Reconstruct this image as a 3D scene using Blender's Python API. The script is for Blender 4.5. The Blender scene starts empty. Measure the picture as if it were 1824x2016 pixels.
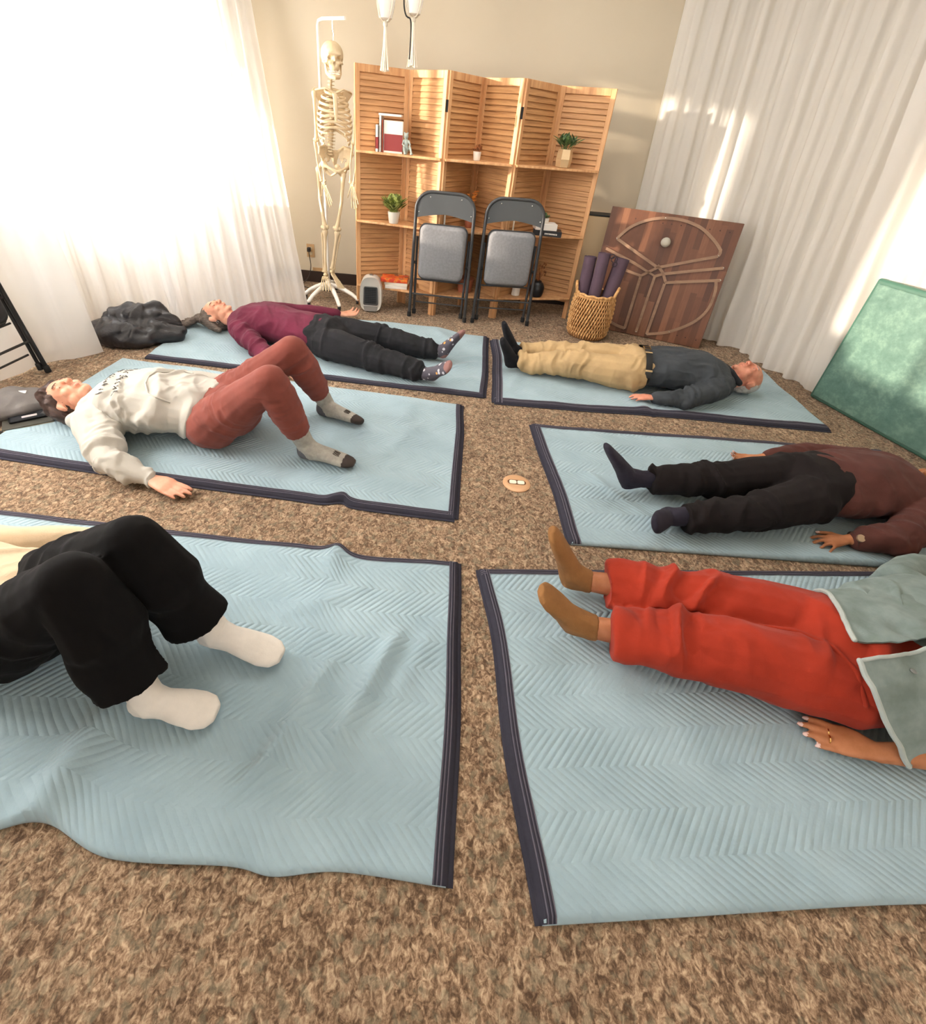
import bpy, math, random
import numpy as np
from mathutils import Vector, Matrix
from mathutils.bvhtree import BVHTree

random.seed(7)
SC = bpy.context.scene
COL = SC.collection

# ------------------------------------------------------------------ camera
def build_camera():
    cd = bpy.data.cameras.new('camera')
    cam = bpy.data.objects.new('camera', cd)
    COL.objects.link(cam)
    W, H, F = 1824.0, 2016.0, 964.0
    ppx, ppy = 861.0, 869.0
    cd.sensor_fit = 'VERTICAL'
    cd.sensor_height = 24.0
    cd.lens = F * 24.0 / H
    cd.shift_x = (W / 2 - ppx) / H
    cd.shift_y = (ppy - H / 2) / H
    cd.clip_start = 0.02
    R = Matrix(((0.99565591, 0.09310912, 0.0),
                (0.05102567, -0.5456395, 0.83646513),
                (0.07788253, -0.83283145, -0.54802015)))
    M = Matrix((( R[0][0], -R[0][1], -R[0][2]),
                ( R[1][0], -R[1][1], -R[1][2]),
                ( R[2][0], -R[2][1], -R[2][2])))
    cam.matrix_world = Matrix.Translation((0, 0, 1.38)) @ M.to_4x4()
    SC.camera = cam
build_camera()

# ------------------------------------------------------------------ exposure, world, lights
SC.view_settings.view_transform = 'Standard'
SC.view_settings.look = 'None'
SC.view_settings.exposure = 0.15
SC.view_settings.gamma = 1.0
SC.view_settings.use_curve_mapping = False

wd = bpy.data.worlds.new('world')
SC.world = wd
wd.use_nodes = True
bg = wd.node_tree.nodes['Background']
bg.inputs[0].default_value = (0.95, 0.97, 1.0, 1)
bg.inputs[1].default_value = 1.6

def light(name, kind, loc, direction, energy, color=(1, 1, 1), size=1.0, size_y=None, angle=None):
    ld = bpy.data.lights.new(name, kind)
    ld.energy = energy
    ld.color = color
    if kind == 'AREA':
        ld.shape = 'RECTANGLE'
        ld.size = size
        ld.size_y = size_y or size
    if angle is not None:
        ld.angle = angle
    o = bpy.data.objects.new(name, ld)
    COL.objects.link(o)
    o.location = loc
    o.rotation_euler = Vector(direction).to_track_quat('-Z', 'Y').to_euler()
    return o

# low sun through the left window, daylight outside it, then added unseen fill lamps
light('sun', 'SUN', (-6, 1, 3), (0.975, 0.20, -0.10), 40.0, (1.0, 0.85, 0.68), angle=math.radians(1.2))
light('window_daylight', 'AREA', (-2.85, 3.95, 1.5), (0.8, -0.6, -0.05), 190, (0.97, 0.98, 1.0), 2.2, 1.5)
light('side_fill', 'AREA', (-3.05, 2.1, 1.5), (1.0, 0.0, -0.05), 420, (0.97, 0.98, 1.0), 2.2, 1.5)  # added fill lamp beyond the unseen second opening on the left
light('rear_fill', 'AREA', (0.6, -2.3, 1.7), (0, 1, -0.15), 22, (0.97, 0.98, 1.0), 3.2, 1.6)  # added soft fill standing in for windows behind the camera
light('ceiling_fill', 'AREA', (0.3, 3.0, 2.66), (0, 0, -1), 30, (1.0, 0.98, 0.96), 2.2, 1.6)  # added overhead fill, no ceiling fixture is seen

# ------------------------------------------------------------------ helpers: properties and objects
WOFF = {}
def tag(o, label=None, cat=None, group=None, kind=None):
    if label: o['label'] = label
    if cat: o['category'] = cat
    if group: o['group'] = group
    if kind: o['kind'] = kind
    return o

def thing(name, label, cat, loc=(0, 0, 0), group=None, rot=0.0):
    o = bpy.data.objects.new(name, None)
    o.empty_display_size = 0.05
    COL.objects.link(o)
    o.location = loc
    o.rotation_euler = (0, 0, rot)
    WOFF[o.name] = Vector(loc)
    return tag(o, label, cat, group)

def make_mesh(name, V, F, mats, midx=None, smooth=True, sharp=40):
    me = bpy.data.meshes.new(name)
    me.from_pydata([tuple(v) for v in V], [], [tuple(f) for f in F])
    for m in (mats if isinstance(mats, (list, tuple)) else [mats]):
        me.materials.append(m)
    if midx is not None:
        me.polygons.foreach_set('material_index', np.asarray(midx, dtype=np.int32))
    me.polygons.foreach_set('use_smooth', [smooth] * len(me.polygons))
    me.update()
    if smooth and sharp:
        me.set_sharp_from_angle(angle=math.radians(sharp))
    return me

def put(name, me, parent=None, local=False, loc=None):
    """link a mesh; its vertices are world coordinates unless local"""
    o = bpy.data.objects.new(name, me)
    COL.objects.link(o)
    if parent is not None:
        o.parent = parent
        if not local:
            off = WOFF[parent.name]
            me.transform(Matrix.Translation(-off))
            WOFF[o.name] = off
        else:
            WOFF[o.name] = Vector((0, 0, 0))
    else:
        if loc is None and not local:
            n = len(me.vertices)
            co = np.empty(n * 3); me.vertices.foreach_get('co', co); co = co.reshape(-1, 3)
            lo, hi = co.min(0), co.max(0)
            loc = Vector(((lo[0] + hi[0]) / 2, (lo[1] + hi[1]) / 2, lo[2]))
        loc = Vector(loc or (0, 0, 0))
        if not local:
            me.transform(Matrix.Translation(-loc))
        o.location = loc
        WOFF[o.name] = loc
    return o

# ------------------------------------------------------------------ geometry collector
def nrm(v):
    v = np.asarray(v, float); n = np.linalg.norm(v)
    return v / n if n > 1e-12 else v

class G:
    def __init__(s):
        s.V = []; s.F = []; s.M = []
        s.mat = 0; s.tf = None
    def add(s, V, F):
        b = len(s.V)
        if s.tf is not None:
            V = [tuple(s.tf @ Vector(v)) for v in V]
        s.V.extend([tuple(float(t) for t in v) for v in V])
        s.F.extend([tuple(b + i for i in f) for f in F])
        s.M.extend([s.mat] * len(F))
        return s
    def box(s, x0, x1, y0, y1, z0, z1):
        V = [(x0, y0, z0), (x1, y0, z0), (x1, y1, z0), (x0, y1, z0), (x0, y0, z1), (x1, y0, z1), (x1, y1, z1), (x0, y1, z1)]
        return s.add(V, [(3, 2, 1, 0), (4, 5, 6, 7), (0, 1, 5, 4), (1, 2, 6, 5), (2, 3, 7, 6), (3, 0, 4, 7)])
    def bar(s, a, b, w, h, ref=(0, 0, 1)):
        """rectangular bar from a to b; w across, h along ref"""
        a = np.asarray(a, float); b = np.asarray(b, float)
        t = nrm(b - a); sd = nrm(np.cross(t, ref)); up = np.cross(sd, t)
        V = []
        for p in (a, b):
            for i, j in ((-1, -1), (1, -1), (1, 1), (-1, 1)):
                V.append(p + sd * i * w / 2 + up * j * h / 2)
        return s.add(V, [(0, 1, 2, 3), (7, 6, 5, 4), (0, 4, 5, 1), (1, 5, 6, 2), (2, 6, 7, 3), (3, 7, 4, 0)])
    def loft(s, P, R, ref=(0, 0, 1), n=14, cap=True, power=1.0):
        P = np.asarray(P, float); m = len(P)
        R = [(r, r) if np.isscalar(r) else r for r in R]
        refs = ref if isinstance(ref, list) else [ref] * m
        V = []; last = None
        for i in range(m):
            a = P[max(i - 1, 0)]; b = P[min(i + 1, m - 1)]
            t = nrm(b - a)
            if refs[i] is None:
                if last is None:
                    rf = np.array((0, 0, 1.0)) if abs(t[2]) < .9 else np.array((1.0, 0, 0))
                else:
                    rf = last
            else:
                rf = np.asarray(refs[i], float)
            sd = np.cross(t, rf)
            if np.linalg.norm(sd) < 1e-6: sd = np.cross(t, (1, 0, 0.01))
            sd = nrm(sd); up = nrm(np.cross(sd, t)); last = up
            for k in range(n):
                an = 2 * math.pi * k / n
                c, q = math.cos(an), math.sin(an)
                if power != 1.0:
                    c = math.copysign(abs(c) ** power, c); q = math.copysign(abs(q) ** power, q)
                V.append(P[i] + sd * R[i][0] * c + up * R[i][1] * q)
        F = []
        for i in range(m - 1):
            for k in range(n):
                k2 = (k + 1) % n
                F.append((i * n + k, i * n + k2, (i + 1) * n + k2, (i + 1) * n + k))
        if cap:
            F.append(tuple(range(n - 1, -1, -1)))
            F.append(tuple((m - 1) * n + k for k in range(n)))
        return s.add(V, F)
    def tube(s, P, r, n=8, ref=None, cap=True):
        return s.loft(P, [r] * len(P), ref if ref is not None else [None] * len(P), n, cap)
    def capsule(s, P, R, ref=(0, 0, 1), n=14):
        """loft with rounded ends"""
        P = [np.asarray(p, float) for p in P]
        R = [(r, r) if np.isscalar(r) else r for r in R]
        P2 = []; R2 = []
        d0 = nrm(P[0] - P[1]); d1 = nrm(P[-1] - P[-2])
        for a in (80, 60, 35):
            k = math.sin(math.radians(a)); c = math.cos(math.radians(a)); m = min(R[0])
            P2.append(P[0] + d0 * m * k); R2.append((R[0][0] * c, R[0][1] * c))
        P2 += P; R2 += R
        for a in (35, 60, 80):
            k = math.sin(math.radians(a)); c = math.cos(math.radians(a)); m = min(R[-1])
            P2.append(P[-1] + d1 * m * k); R2.append((R[-1][0] * c, R[-1][1] * c))
        rf = ref
        if isinstance(ref, list):
            rf = [ref[0]] * 3 + ref + [ref[-1]] * 3
        return s.loft(P2, R2, rf, n)
    def ell(s, c, r, ax=None, n=14, m=9):
        c = np.asarray(c, float)
        A = np.eye(3) if ax is None else np.asarray(ax, float)
        r = (r, r, r) if np.isscalar(r) else r
        V = [c + A[2] * r[2]]
        for i in range(1, m):
            th = math.pi * i / m
            for k in range(n):
                ph = 2 * math.pi * k / n
                V.append(c + A[0] * r[0] * math.sin(th) * math.cos(ph) + A[1] * r[1] * math.sin(th) * math.sin(ph) + A[2] * r[2] * math.cos(th))
        V.append(c - A[2] * r[2])
        F = [(0, 1 + k, 1 + (k + 1) % n) for k in range(n)]
        for i in range(m - 2):
            for k in range(n):
                a = 1 + i * n + k; b = 1 + i * n + (k + 1) % n
                F.append((a, a + n, b + n, b))
        e = len(V) - 1
        F += [(e, 1 + (m - 2) * n + (k + 1) % n, 1 + (m - 2) * n + k) for k in range(n)]
        return s.add(V, F)
    def lathe(s, prof, c=(0, 0, 0), n=24):
        V = []; F = []
        for r, z in prof:
            for k in range(n):
                a = 2 * math.pi * k / n
                V.append((c[0] + r * math.cos(a), c[1] + r * math.sin(a), c[2] + z))
        m = len(prof)
        for i in range(m - 1):
            for k in range(n):
                k2 = (k + 1) % n
                F.append((i * n + k, i * n + k2, (i + 1) * n + k2, (i + 1) * n + k))
        F.append(tuple(range(n - 1, -1, -1)))
        F.append(tuple((m - 1) * n + k for k in range(n)))
        return s.add(V, F)
    def prism(s, poly, d0, d1, fn):
        """extrude a 2D polygon; fn(u, v, d) gives the 3D point"""
        n = len(poly)
        V = [fn(u, v, d0) for u, v in poly] + [fn(u, v, d1) for u, v in poly]
        F = [tuple(range(n - 1, -1, -1)), tuple(range(n, 2 * n))]
        for i in range(n):
            j = (i + 1) % n
            F.append((i, j, n + j, n + i))
        return s.add(V, F)
    def obj(s, name, mats, parent=None, local=False, smooth=True, sharp=40, bevel=0, loc=None, segs=2):
        me = make_mesh(name, s.V, s.F, mats, s.M, smooth, sharp)
        o = put(name, me, parent, local, loc)
        if bevel:
            b = o.modifiers.new('bevel', 'BEVEL'); b.width = bevel; b.segments = segs; b.limit_method = 'ANGLE'
            b.harden_normals = False
        return o

# ------------------------------------------------------------------ noise
def _hash(ix, iy, iz, seed):
    h = (ix * 374761393 + iy * 668265263 + iz * 2147483647 + seed * 1274126177) & 0xffffffff
    h = ((h ^ (h >> 13)) * 1274126177) & 0xffffffff
    h = h ^ (h >> 16)
    return (h & 0xffff) / 32767.5 - 1.0
def vnoise(P, freq=1.0, seed=0):
    P = np.asarray(P, float) * freq + 1000.0
    I = np.floor(P).astype(np.int64); f = P - I
    f = f * f * (3 - 2 * f)
    r = 0
    for dx in (0, 1):
        wx = f[:, 0] if dx else 1 - f[:, 0]
        for dy in (0, 1):
            wy = f[:, 1] if dy else 1 - f[:, 1]
            for dz in (0, 1):
                wz = f[:, 2] if dz else 1 - f[:, 2]
                r = r + wx * wy * wz * _hash(I[:, 0] + dx, I[:, 1] + dy, I[:, 2] + dz, seed)
    return r

# ------------------------------------------------------------------ one skin over many pieces
def fuse(g, voxel=0.007, smooth=4, sfac=0.5):
    me = bpy.data.meshes.new('tmp'); me.from_pydata(g.V, [], g.F); me.update()
    o = bpy.data.objects.new('tmp', me); COL.objects.link(o)
    r = o.modifiers.new('r', 'REMESH'); r.mode = 'VOXEL'; r.voxel_size = voxel; r.adaptivity = 0
    if smooth:
        sm = o.modifiers.new('s', 'SMOOTH'); sm.factor = sfac; sm.iterations = smooth
    dg = bpy.context.evaluated_depsgraph_get()
    e = o.evaluated_get(dg)
    m2 = bpy.data.meshes.new_from_object(e, depsgraph=dg)
    bpy.data.objects.remove(o); bpy.data.meshes.remove(me)
    return m2

def get_co(me):
    a = np.empty(len(me.vertices) * 3); me.vertices.foreach_get('co', a); return a.reshape(-1, 3)
def set_co(me, co):
    me.vertices.foreach_set('co', co.ravel()); me.update()
def get_no(me):
    a = np.empty(len(me.vertices) * 3); me.vertex_normals.foreach_get('vector', a); return a.reshape(-1, 3)
def get_fc(me):
    a = np.empty(len(me.polygons) * 3); me.polygons.foreach_get('center', a); return a.reshape(-1, 3)

def wrinkle(me, fields, base=0.003, freq=9, seed=1, floor=None, z_keep=None):
    """fields: (centre, direction across the folds, reach, depth, folds per metre)"""
    co = get_co(me); no = get_no(me)
    d = base * (vnoise(co, freq, seed) + 0.5 * vnoise(co, freq * 2.3, seed + 5))
    warp = vnoise(co, 7, seed + 9)
    for i, (c, ax, R, amp, fr) in enumerate(fields):
        c = np.asarray(c, float); ax = nrm(ax)
        q = co - c
        w = np.exp(-(np.linalg.norm(q, axis=1) / R) ** 2)
        al = q @ ax; pr = q - al[:, None] * ax
        wob = 0.035 * vnoise(co, 8, seed + i)
        s = fr * 0.95
        m = np.stack([(al + wob) * s, pr[:, 0] * s * .32, pr[:, 1] * s * .32 + pr[:, 2] * s * .32], 1)
        n1 = vnoise(m, 1.0, seed + 31 + i); n2 = vnoise(m + 7.3, 1.9, seed + 57 + i)
        rid = (1 - 3.0 * np.abs(n1)) * .75 + (1 - 3.0 * np.abs(n2)) * .35
        rid = np.clip(rid, -.55, 1.1)
        d = d + amp * 2.3 * w * rid
    d = np.clip(d, -.008, .03)
    co = co + no * d[:, None]
    if floor is not None:
        low = co[:, 2] < floor
        co[low, 2] = floor + 0.0006 * np.abs(vnoise(co[low], 30, 3))
    set_co(me, co)
    return me

def fin(me, name, mats, parent=None, paint=None, loc=None, smooth=True):
    """paint: list of (centre, radius or radii+axes, index)"""
    me.materials.clear()
    for m in (mats if isinstance(mats, (list, tuple)) else [mats]):
        me.materials.append(m)
    n = len(me.polygons)
    idx = np.zeros(n, dtype=np.int32)
    if paint:
        fc = get_fc(me)
        for p in paint:
            if callable(p[0]):
                idx[p[0](fc)] = p[1]
            else:
                c, r, k = p[:3]
                A = np.eye(3) if len(p) < 4 else np.asarray(p[3])
                q = (fc - np.asarray(c)) @ A.T
                rr = np.array((r, r, r) if np.isscalar(r) else r)
                idx[((q / rr) ** 2).sum(1) < 1] = k
    me.polygons.foreach_set('material_index', idx)
    me.polygons.foreach_set('use_smooth', [smooth] * n)
    me.name = name
    me.update()
    return put(name, me, parent, loc=loc)

# ------------------------------------------------------------------ materials
def lin(h):
    if isinstance(h, str):
        c = [int(h[i:i + 2], 16) / 255 for i in (0, 2, 4)]
    else:
        c = list(h)
    return tuple((x / 12.92 if x <= 0.04045 else ((x + 0.055) / 1.055) ** 2.4) for x in c) + (1.0,)

class Mat:
    """small node-tree writer"""
    def __init__(s, name):
        s.m = bpy.data.materials.new(name); s.m.use_nodes = True
        s.t = s.m.node_tree; s.n = s.t.nodes; s.l = s.t.links
        s.b = s.n['Principled BSDF']; s.out = s.n['Material Output']
    def node(s, kind, **kw):
        x = s.n.new(kind)
        for k, v in kw.items():
            if k.startswith('i_'):
                key = k[2:]
                key = int(key) if key.isdigit() else key.replace('_', ' ')
                s.setin(x.inputs[key], v)
            else:
                setattr(x, k, v)
        return x
    def setin(s, sock, v):
        if isinstance(v, bpy.types.NodeSocket): s.l.new(v, sock)
        elif isinstance(v, bpy.types.Node): s.l.new(v.outputs[0], sock)
        else: sock.default_value = v
    def coord(s, kind='Object'):
        return s.node('ShaderNodeTexCoord').outputs[kind]
    def mapping(s, src, scale=(1, 1, 1), rot=(0, 0, 0)):
        x = s.node('ShaderNodeMapping'); s.l.new(src, x.inputs[0])
        x.inputs['Scale'].default_value = scale; x.inputs['Rotation'].default_value = rot
        return x.outputs[0]
    def noise(s, vec, scale, detail=2.0, rough=0.5, dist=0.0):
        x = s.node('ShaderNodeTexNoise'); s.l.new(vec, x.inputs['Vector'])
        x.inputs['Scale'].default_value = scale; x.inputs['Detail'].default_value = detail
        x.inputs['Roughness'].default_value = rough; x.inputs['Distortion'].default_value = dist
        return x.outputs[0]
    def ramp(s, fac, stops, interp='LINEAR'):
        x = s.node('ShaderNodeValToRGB'); s.l.new(fac, x.inputs[0])
        x.color_ramp.interpolation = interp
        e = x.color_ramp.elements
        while len(e) < len(stops): e.new(0.5)
        for i, (p, c) in enumerate(stops):
            e[i].position = p; e[i].color = lin(c) if isinstance(c, str) else c
        return x.outputs[0]
    def math(s, op, a, b=None, c=None, clamp=False):
        x = s.node('ShaderNodeMath', operation=op); x.use_clamp = clamp
        s.setin(x.inputs[0], a)
        if b is not None: s.setin(x.inputs[1], b)
        if c is not None: s.setin(x.inputs[2], c)
        return x.outputs[0]
    def mix(s, fac, a, b, mode='MIX'):
        x = s.node('ShaderNodeMix', data_type='RGBA', blend_type=mode)
        s.setin(x.inputs['Factor'], fac); s.setin(x.inputs['A'], a); s.setin(x.inputs['B'], b)
        return x.outputs['Result']
    def sep(s, vec):
        x = s.node('ShaderNodeSeparateXYZ'); s.l.new(vec, x.inputs[0]); return x.outputs
    def bump(s, h, strength=0.5, dist=0.01, normal=None):
        x = s.node('ShaderNodeBump'); s.setin(x.inputs['Height'], h)
        x.inputs['Strength'].default_value = strength; x.inputs['Distance'].default_value = dist
        if normal is not None: s.l.new(normal, x.inputs['Normal'])
        s.l.new(x.outputs[0], s.b.inputs['Normal'])
        return x.outputs[0]
    def base(s, v): s.setin(s.b.inputs['Base Color'], v); return s
    def set(s, **kw):
        for k, v in kw.items(): s.setin(s.b.inputs[k.replace('_', ' ')], v)
        return s

def plain(name, col, rough=0.6, metal=0.0, **kw):
    M = Mat(name); M.base(lin(col)); M.set(Roughness=rough, Metallic=metal)
    c = M.coord('Object')
    n = M.noise(c, 30, 3)
    M.bump(n, 0.05, 0.002)
    for k, v in kw.items(): M.set(**{k: v})
    return M.m

def cloth(name, col, var=0.12, rough=0.9, weave=420, wstr=0.25, sheen=0.15, scale=14, stripes=None, col2=None):
    """stripes: (axis, count per metre, depth)"""
    M = Mat(name); c = M.coord('Object')
    a = lin(col)
    if col2:
        b = lin(col2)
    else:
        b = tuple(max(0, x * (1 - var * 1.6)) for x in a[:3]) + (1,)
    n = M.noise(c, scale, 4, 0.6)
    f = M.ramp(n, [(0.35, (0, 0, 0, 1)), (0.65, (1, 1, 1, 1))])
    M.base(M.mix(f, b, a))
    M.set(Roughness=rough)
    M.b.inputs['Sheen Weight'].default_value = sheen * .2
    M.b.inputs['Specular IOR Level'].default_value = 0.15
    h = M.noise(c, weave, 2)
    if stripes:
        xyz = M.sep(c)
        s = M.math('SINE', M.math('MULTIPLY', xyz[stripes[0]], stripes[1] * 6.2832))
        h = M.math('ADD', h, M.math('MULTIPLY', s, stripes[2]))
    M.bump(h, wstr, 0.002)
    return M.m

def skin_mat(name, col, col2):
    M = Mat(name); c = M.coord('Object')
    n = M.noise(c, 18, 4, 0.6)
    M.base(M.mix(M.ramp(n, [(0.35, (0, 0, 0, 1)), (0.7, (1, 1, 1, 1))]), lin(col), lin(col2)))
    M.set(Roughness=0.5); M.b.inputs['Subsurface Weight'].default_value = 0.0
    M.b.inputs['Specular IOR Level'].default_value = 0.35
    M.bump(M.noise(c, 160, 3), 0.12, 0.002)
    return M.m

def wood_mat(name, c1, c2, c3, axis=2, scale=3.0, stretch=14, rough=0.55, bump=0.08):
    M = Mat(name); c = M.coord('Object')
    sc = list(axis) if isinstance(axis, tuple) else [1.0 if k == axis else stretch for k in range(3)]
    v = M.mapping(c, tuple(sc))
    n = M.noise(v, scale, 5, 0.65, 0.8)
    col = M.ramp(n, [(0.28, c1), (0.5, c2), (0.72, c3)])
    M.base(col); M.set(Roughness=rough)
    M.bump(n, bump, 0.002)
    return M.m
# ------------------------------------------------------------------ room surfaces
def carpet_mat():
    M = Mat('carpet'); c = M.coord('Object')
    v1 = M.mapping(c, (1, 0.75, 1))
    n1 = M.noise(v1, 70, 3, 0.6, 1.0)
    n2 = M.noise(v1, 210, 3, 0.7, 0.4)
    n3 = M.noise(c, 9, 2, 0.5)
    f = M.math('ADD', M.math('MULTIPLY', n1, 0.72), M.math('MULTIPLY', n2, 0.28))
    col = M.ramp(f, [(0.38, '5b4737'), (0.46, '7d654f'), (0.51, '957a62'), (0.57, 'b0957a'), (0.65, 'ccb394')])
    g = M.ramp(M.noise(c, 40, 3), [(0.52, (0, 0, 0, 1)), (0.62, (1, 1, 1, 1))])
    col = M.mix(M.math('MULTIPLY', g, 0.4), col, lin('86816c'))
    big = M.ramp(n3, [(0.35, (0.86, 0.86, 0.86, 1)), (0.65, (1.08, 1.08, 1.08, 1))])
    col = M.mix(1.0, col, big, 'MULTIPLY')
    M.base(col); M.set(Roughness=1.0); M.b.inputs['Specular IOR Level'].default_value = 0.05
    M.b.inputs['Sheen Weight'].default_value = 0.1
    M.bump(M.math('ADD', M.math('MULTIPLY', n1, 0.6), n2), 0.6, 0.010)
    return M.m
def wall_mat():
    M = Mat('painted_wall'); c = M.coord('Object')
    n = M.noise(c, 3, 3)
    M.base(M.mix(n, lin('cdc1ab'), lin('c7baa2')))
    M.set(Roughness=0.75)
    M.bump(M.noise(c, 120, 4), 0.12, 0.003)
    return M.m
M_CARPET = carpet_mat(); M_WALL = wall_mat()
M_CEIL = plain('ceiling_paint', 'ece7dc', 0.9)
M_WHITE = plain('white_paint', 'ece9e2', 0.5)

def wall_quad(name, a, b, z0, z1, hole=None, t=0.1, mat=None):
    """vertical wall from floor point a to b; hole = (s0, s1, z0, z1); thickness away from the room"""
    a = np.array([a[0], a[1], 0.0]); b = np.array([b[0], b[1], 0.0])
    d = nrm(b - a); L = np.linalg.norm(b - a); n = np.array([d[1], -d[0], 0]) * t
    g = G()
    def slab(s0, s1, q0, q1):
        p = a + d * s0; q = a + d * s1
        V = [p, q, q + n, p + n]
        V = [v + np.array([0, 0, q0]) for v in V] + [v + np.array([0, 0, q1]) for v in V]
        g.add(V, [(3, 2, 1, 0), (4, 5, 6, 7), (0, 1, 5, 4), (1, 2, 6, 5), (2, 3, 7, 6), (3, 0, 4, 7)])
    if hole:
        s0, s1, h0, h1 = hole
        slab(0, s0, z0, z1); slab(s1, L, z0, z1); slab(s0, s1, z0, h0); slab(s0, s1, h1, z1)
    else:
        slab(0, L, z0, z1)
    o = g.obj(name, mat or M_WALL, smooth=False); tag(o, kind='structure')
    return o

g = G(); g.box(-4.2, 4.2, -2.6, 5.4, -0.08, 0.0)
tag(g.obj('floor', M_CARPET, smooth=False), kind='structure')
g = G(); g.box(-4.2, 4.2, -2.6, 5.4, 2.7, 2.8)
tag(g.obj('ceiling', M_CEIL, smooth=False), kind='structure')
WY = 4.68
wall_quad('wall_back', (2.2, WY), (-1.75, WY), 0, 2.7)
DL = ((-1.75, WY), (-2.75, 3.15))
wall_quad('wall_left_corner', DL[0], DL[1], 0, 2.7, hole=(0.72, 1.79, 0.78, 2.1))
wall_quad('wall_left', (-2.75, 3.15), (-2.75, -2.5), 0, 2.7, hole=(0.95, 2.3, 0.78, 2.1))  # opening out of view, added to admit sun and daylight
wall_quad('wall_right_corner', (3.1, 3.3), (2.2, WY), 0, 2.7)
wall_quad('wall_right', (3.1, -2.5), (3.1, 3.3), 0, 2.7)
wall_quad('wall_rear', (-2.75, -2.5), (3.1, -2.5), 0, 2.7, hole=(1.6, 4.9, 0.8, 2.4))

def window_frame(n, a, b, s0, s1, z0, z1, label):
    a = np.array([a[0], a[1], 0.0]); b = np.array([b[0], b[1], 0.0]); d = nrm(b - a)
    nn = np.array([d[1], -d[0], 0]) * 0.05
    P = lambda s, z: a + d * s + nn + np.array([0, 0, z])
    g = G(); ref = tuple(nn)
    for z in (z0 + .025, z1 - .025): g.bar(P(s0, z), P(s1, z), 0.05, 0.07, ref)
    sm = (s0 + s1) / 2
    for s in (s0 + .025, sm, s1 - .025): g.bar(P(s, z0), P(s, z1), 0.05, 0.07, ref)
    o = g.obj('window_%d' % n, M_WHITE, smooth=False); tag(o, kind='structure')  # window_2 is the added, unseen one
    M = bpy.data.materials.get('window_glass')
    if not M:
        mm = Mat('window_glass')
        tr = mm.node('ShaderNodeBsdfTransparent'); gl = mm.node('ShaderNodeBsdfGlossy'); gl.inputs['Roughness'].default_value = 0.02
        mx = mm.node('ShaderNodeMixShader'); mx.inputs[0].default_value = 0.06
        mm.l.new(tr.outputs[0], mx.inputs[1]); mm.l.new(gl.outputs[0], mx.inputs[2]); mm.l.new(mx.outputs[0], mm.out.inputs[0])
        M = mm.m
    g = G(); g.bar(P(s0, (z0 + z1) / 2), P(s1, (z0 + z1) / 2), z1 - z0 - .04, 0.006, ref)
    g.obj('glass_pane', M, o, smooth=False)
window_frame(1, DL[0], DL[1], 0.72, 1.79, 0.78, 2.1, '')
window_frame(2, (-2.75, 3.15), (-2.75, -2.5), 0.95, 2.3, 0.78, 2.1, '')  # unseen second window, added to let the sun beam in
window_frame(3, (-2.75, -2.5), (3.1, -2.5), 1.6, 4.9, 0.8, 2.4, '')

M_BASE = plain('dark_baseboard', '2e2019', 0.5)
g = G(); g.box(-1.75, 2.2, WY - 0.014, WY - 0.001, 0.0, 0.1)
tag(g.obj('baseboard_back', M_BASE, smooth=False), kind='structure')

# ------------------------------------------------------------------ curtains
def curtain_mat(name, col, through):
    M = Mat(name)
    c = M.coord('Object')
    wv = M.noise(c, 500, 2)
    col_ = lin(col)
    df = M.node('ShaderNodeBsdfDiffuse'); df.inputs[0].default_value = col_
    tl = M.node('ShaderNodeBsdfTranslucent'); tl.inputs[0].default_value = col_
    tr = M.node('ShaderNodeBsdfTransparent')
    bp = M.node('ShaderNodeBump'); bp.inputs['Strength'].default_value = 0.15; bp.inputs['Distance'].default_value = 0.002
    M.l.new(wv, bp.inputs['Height']); M.l.new(bp.outputs[0], df.inputs['Normal'])
    m1 = M.node('ShaderNodeMixShader'); m1.inputs[0].default_value = 0.5
    M.l.new(df.outputs[0], m1.inputs[1]); M.l.new(tl.outputs[0], m1.inputs[2])
    m2 = M.node('ShaderNodeMixShader'); m2.inputs[0].default_value = through
    M.l.new(m1.outputs[0], m2.inputs[1]); M.l.new(tr.outputs[0], m2.inputs[2])
    M.l.new(m2.outputs[0], M.out.inputs[0])
    return M.m
M_SHEER = curtain_mat('sheer_white_curtain', 'f3f2f1', 0.22)
M_DRAPE = curtain_mat('white_cotton_drape', 'f7f4ef', 0.0)

def resample(P, n):
    P = np.asarray(P, float)
    # smooth polyline through Catmull-Rom
    Q = []
    m = len(P)
    for i in range(m - 1):
        p0 = P[max(i - 1, 0)]; p1 = P[i]; p2 = P[i + 1]; p3 = P[min(i + 2, m - 1)]
        for t in np.linspace(0, 1, 24, endpoint=False):
            Q.append(0.5 * (2 * p1 + (p2 - p0) * t + (2 * p0 - 5 * p1 + 4 * p2 - p3) * t * t + (3 * p1 - p0 - 3 * p2 + p3) * t ** 3))
    Q.append(P[-1]); Q = np.array(Q)
    L = np.concatenate([[0], np.cumsum(np.linalg.norm(np.diff(Q, axis=0), axis=1))])
    s = np.linspace(0, L[-1], n)
    return np.stack([np.interp(s, L, Q[:, k]) for k in range(Q.shape[1])], 1), L[-1]

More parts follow.
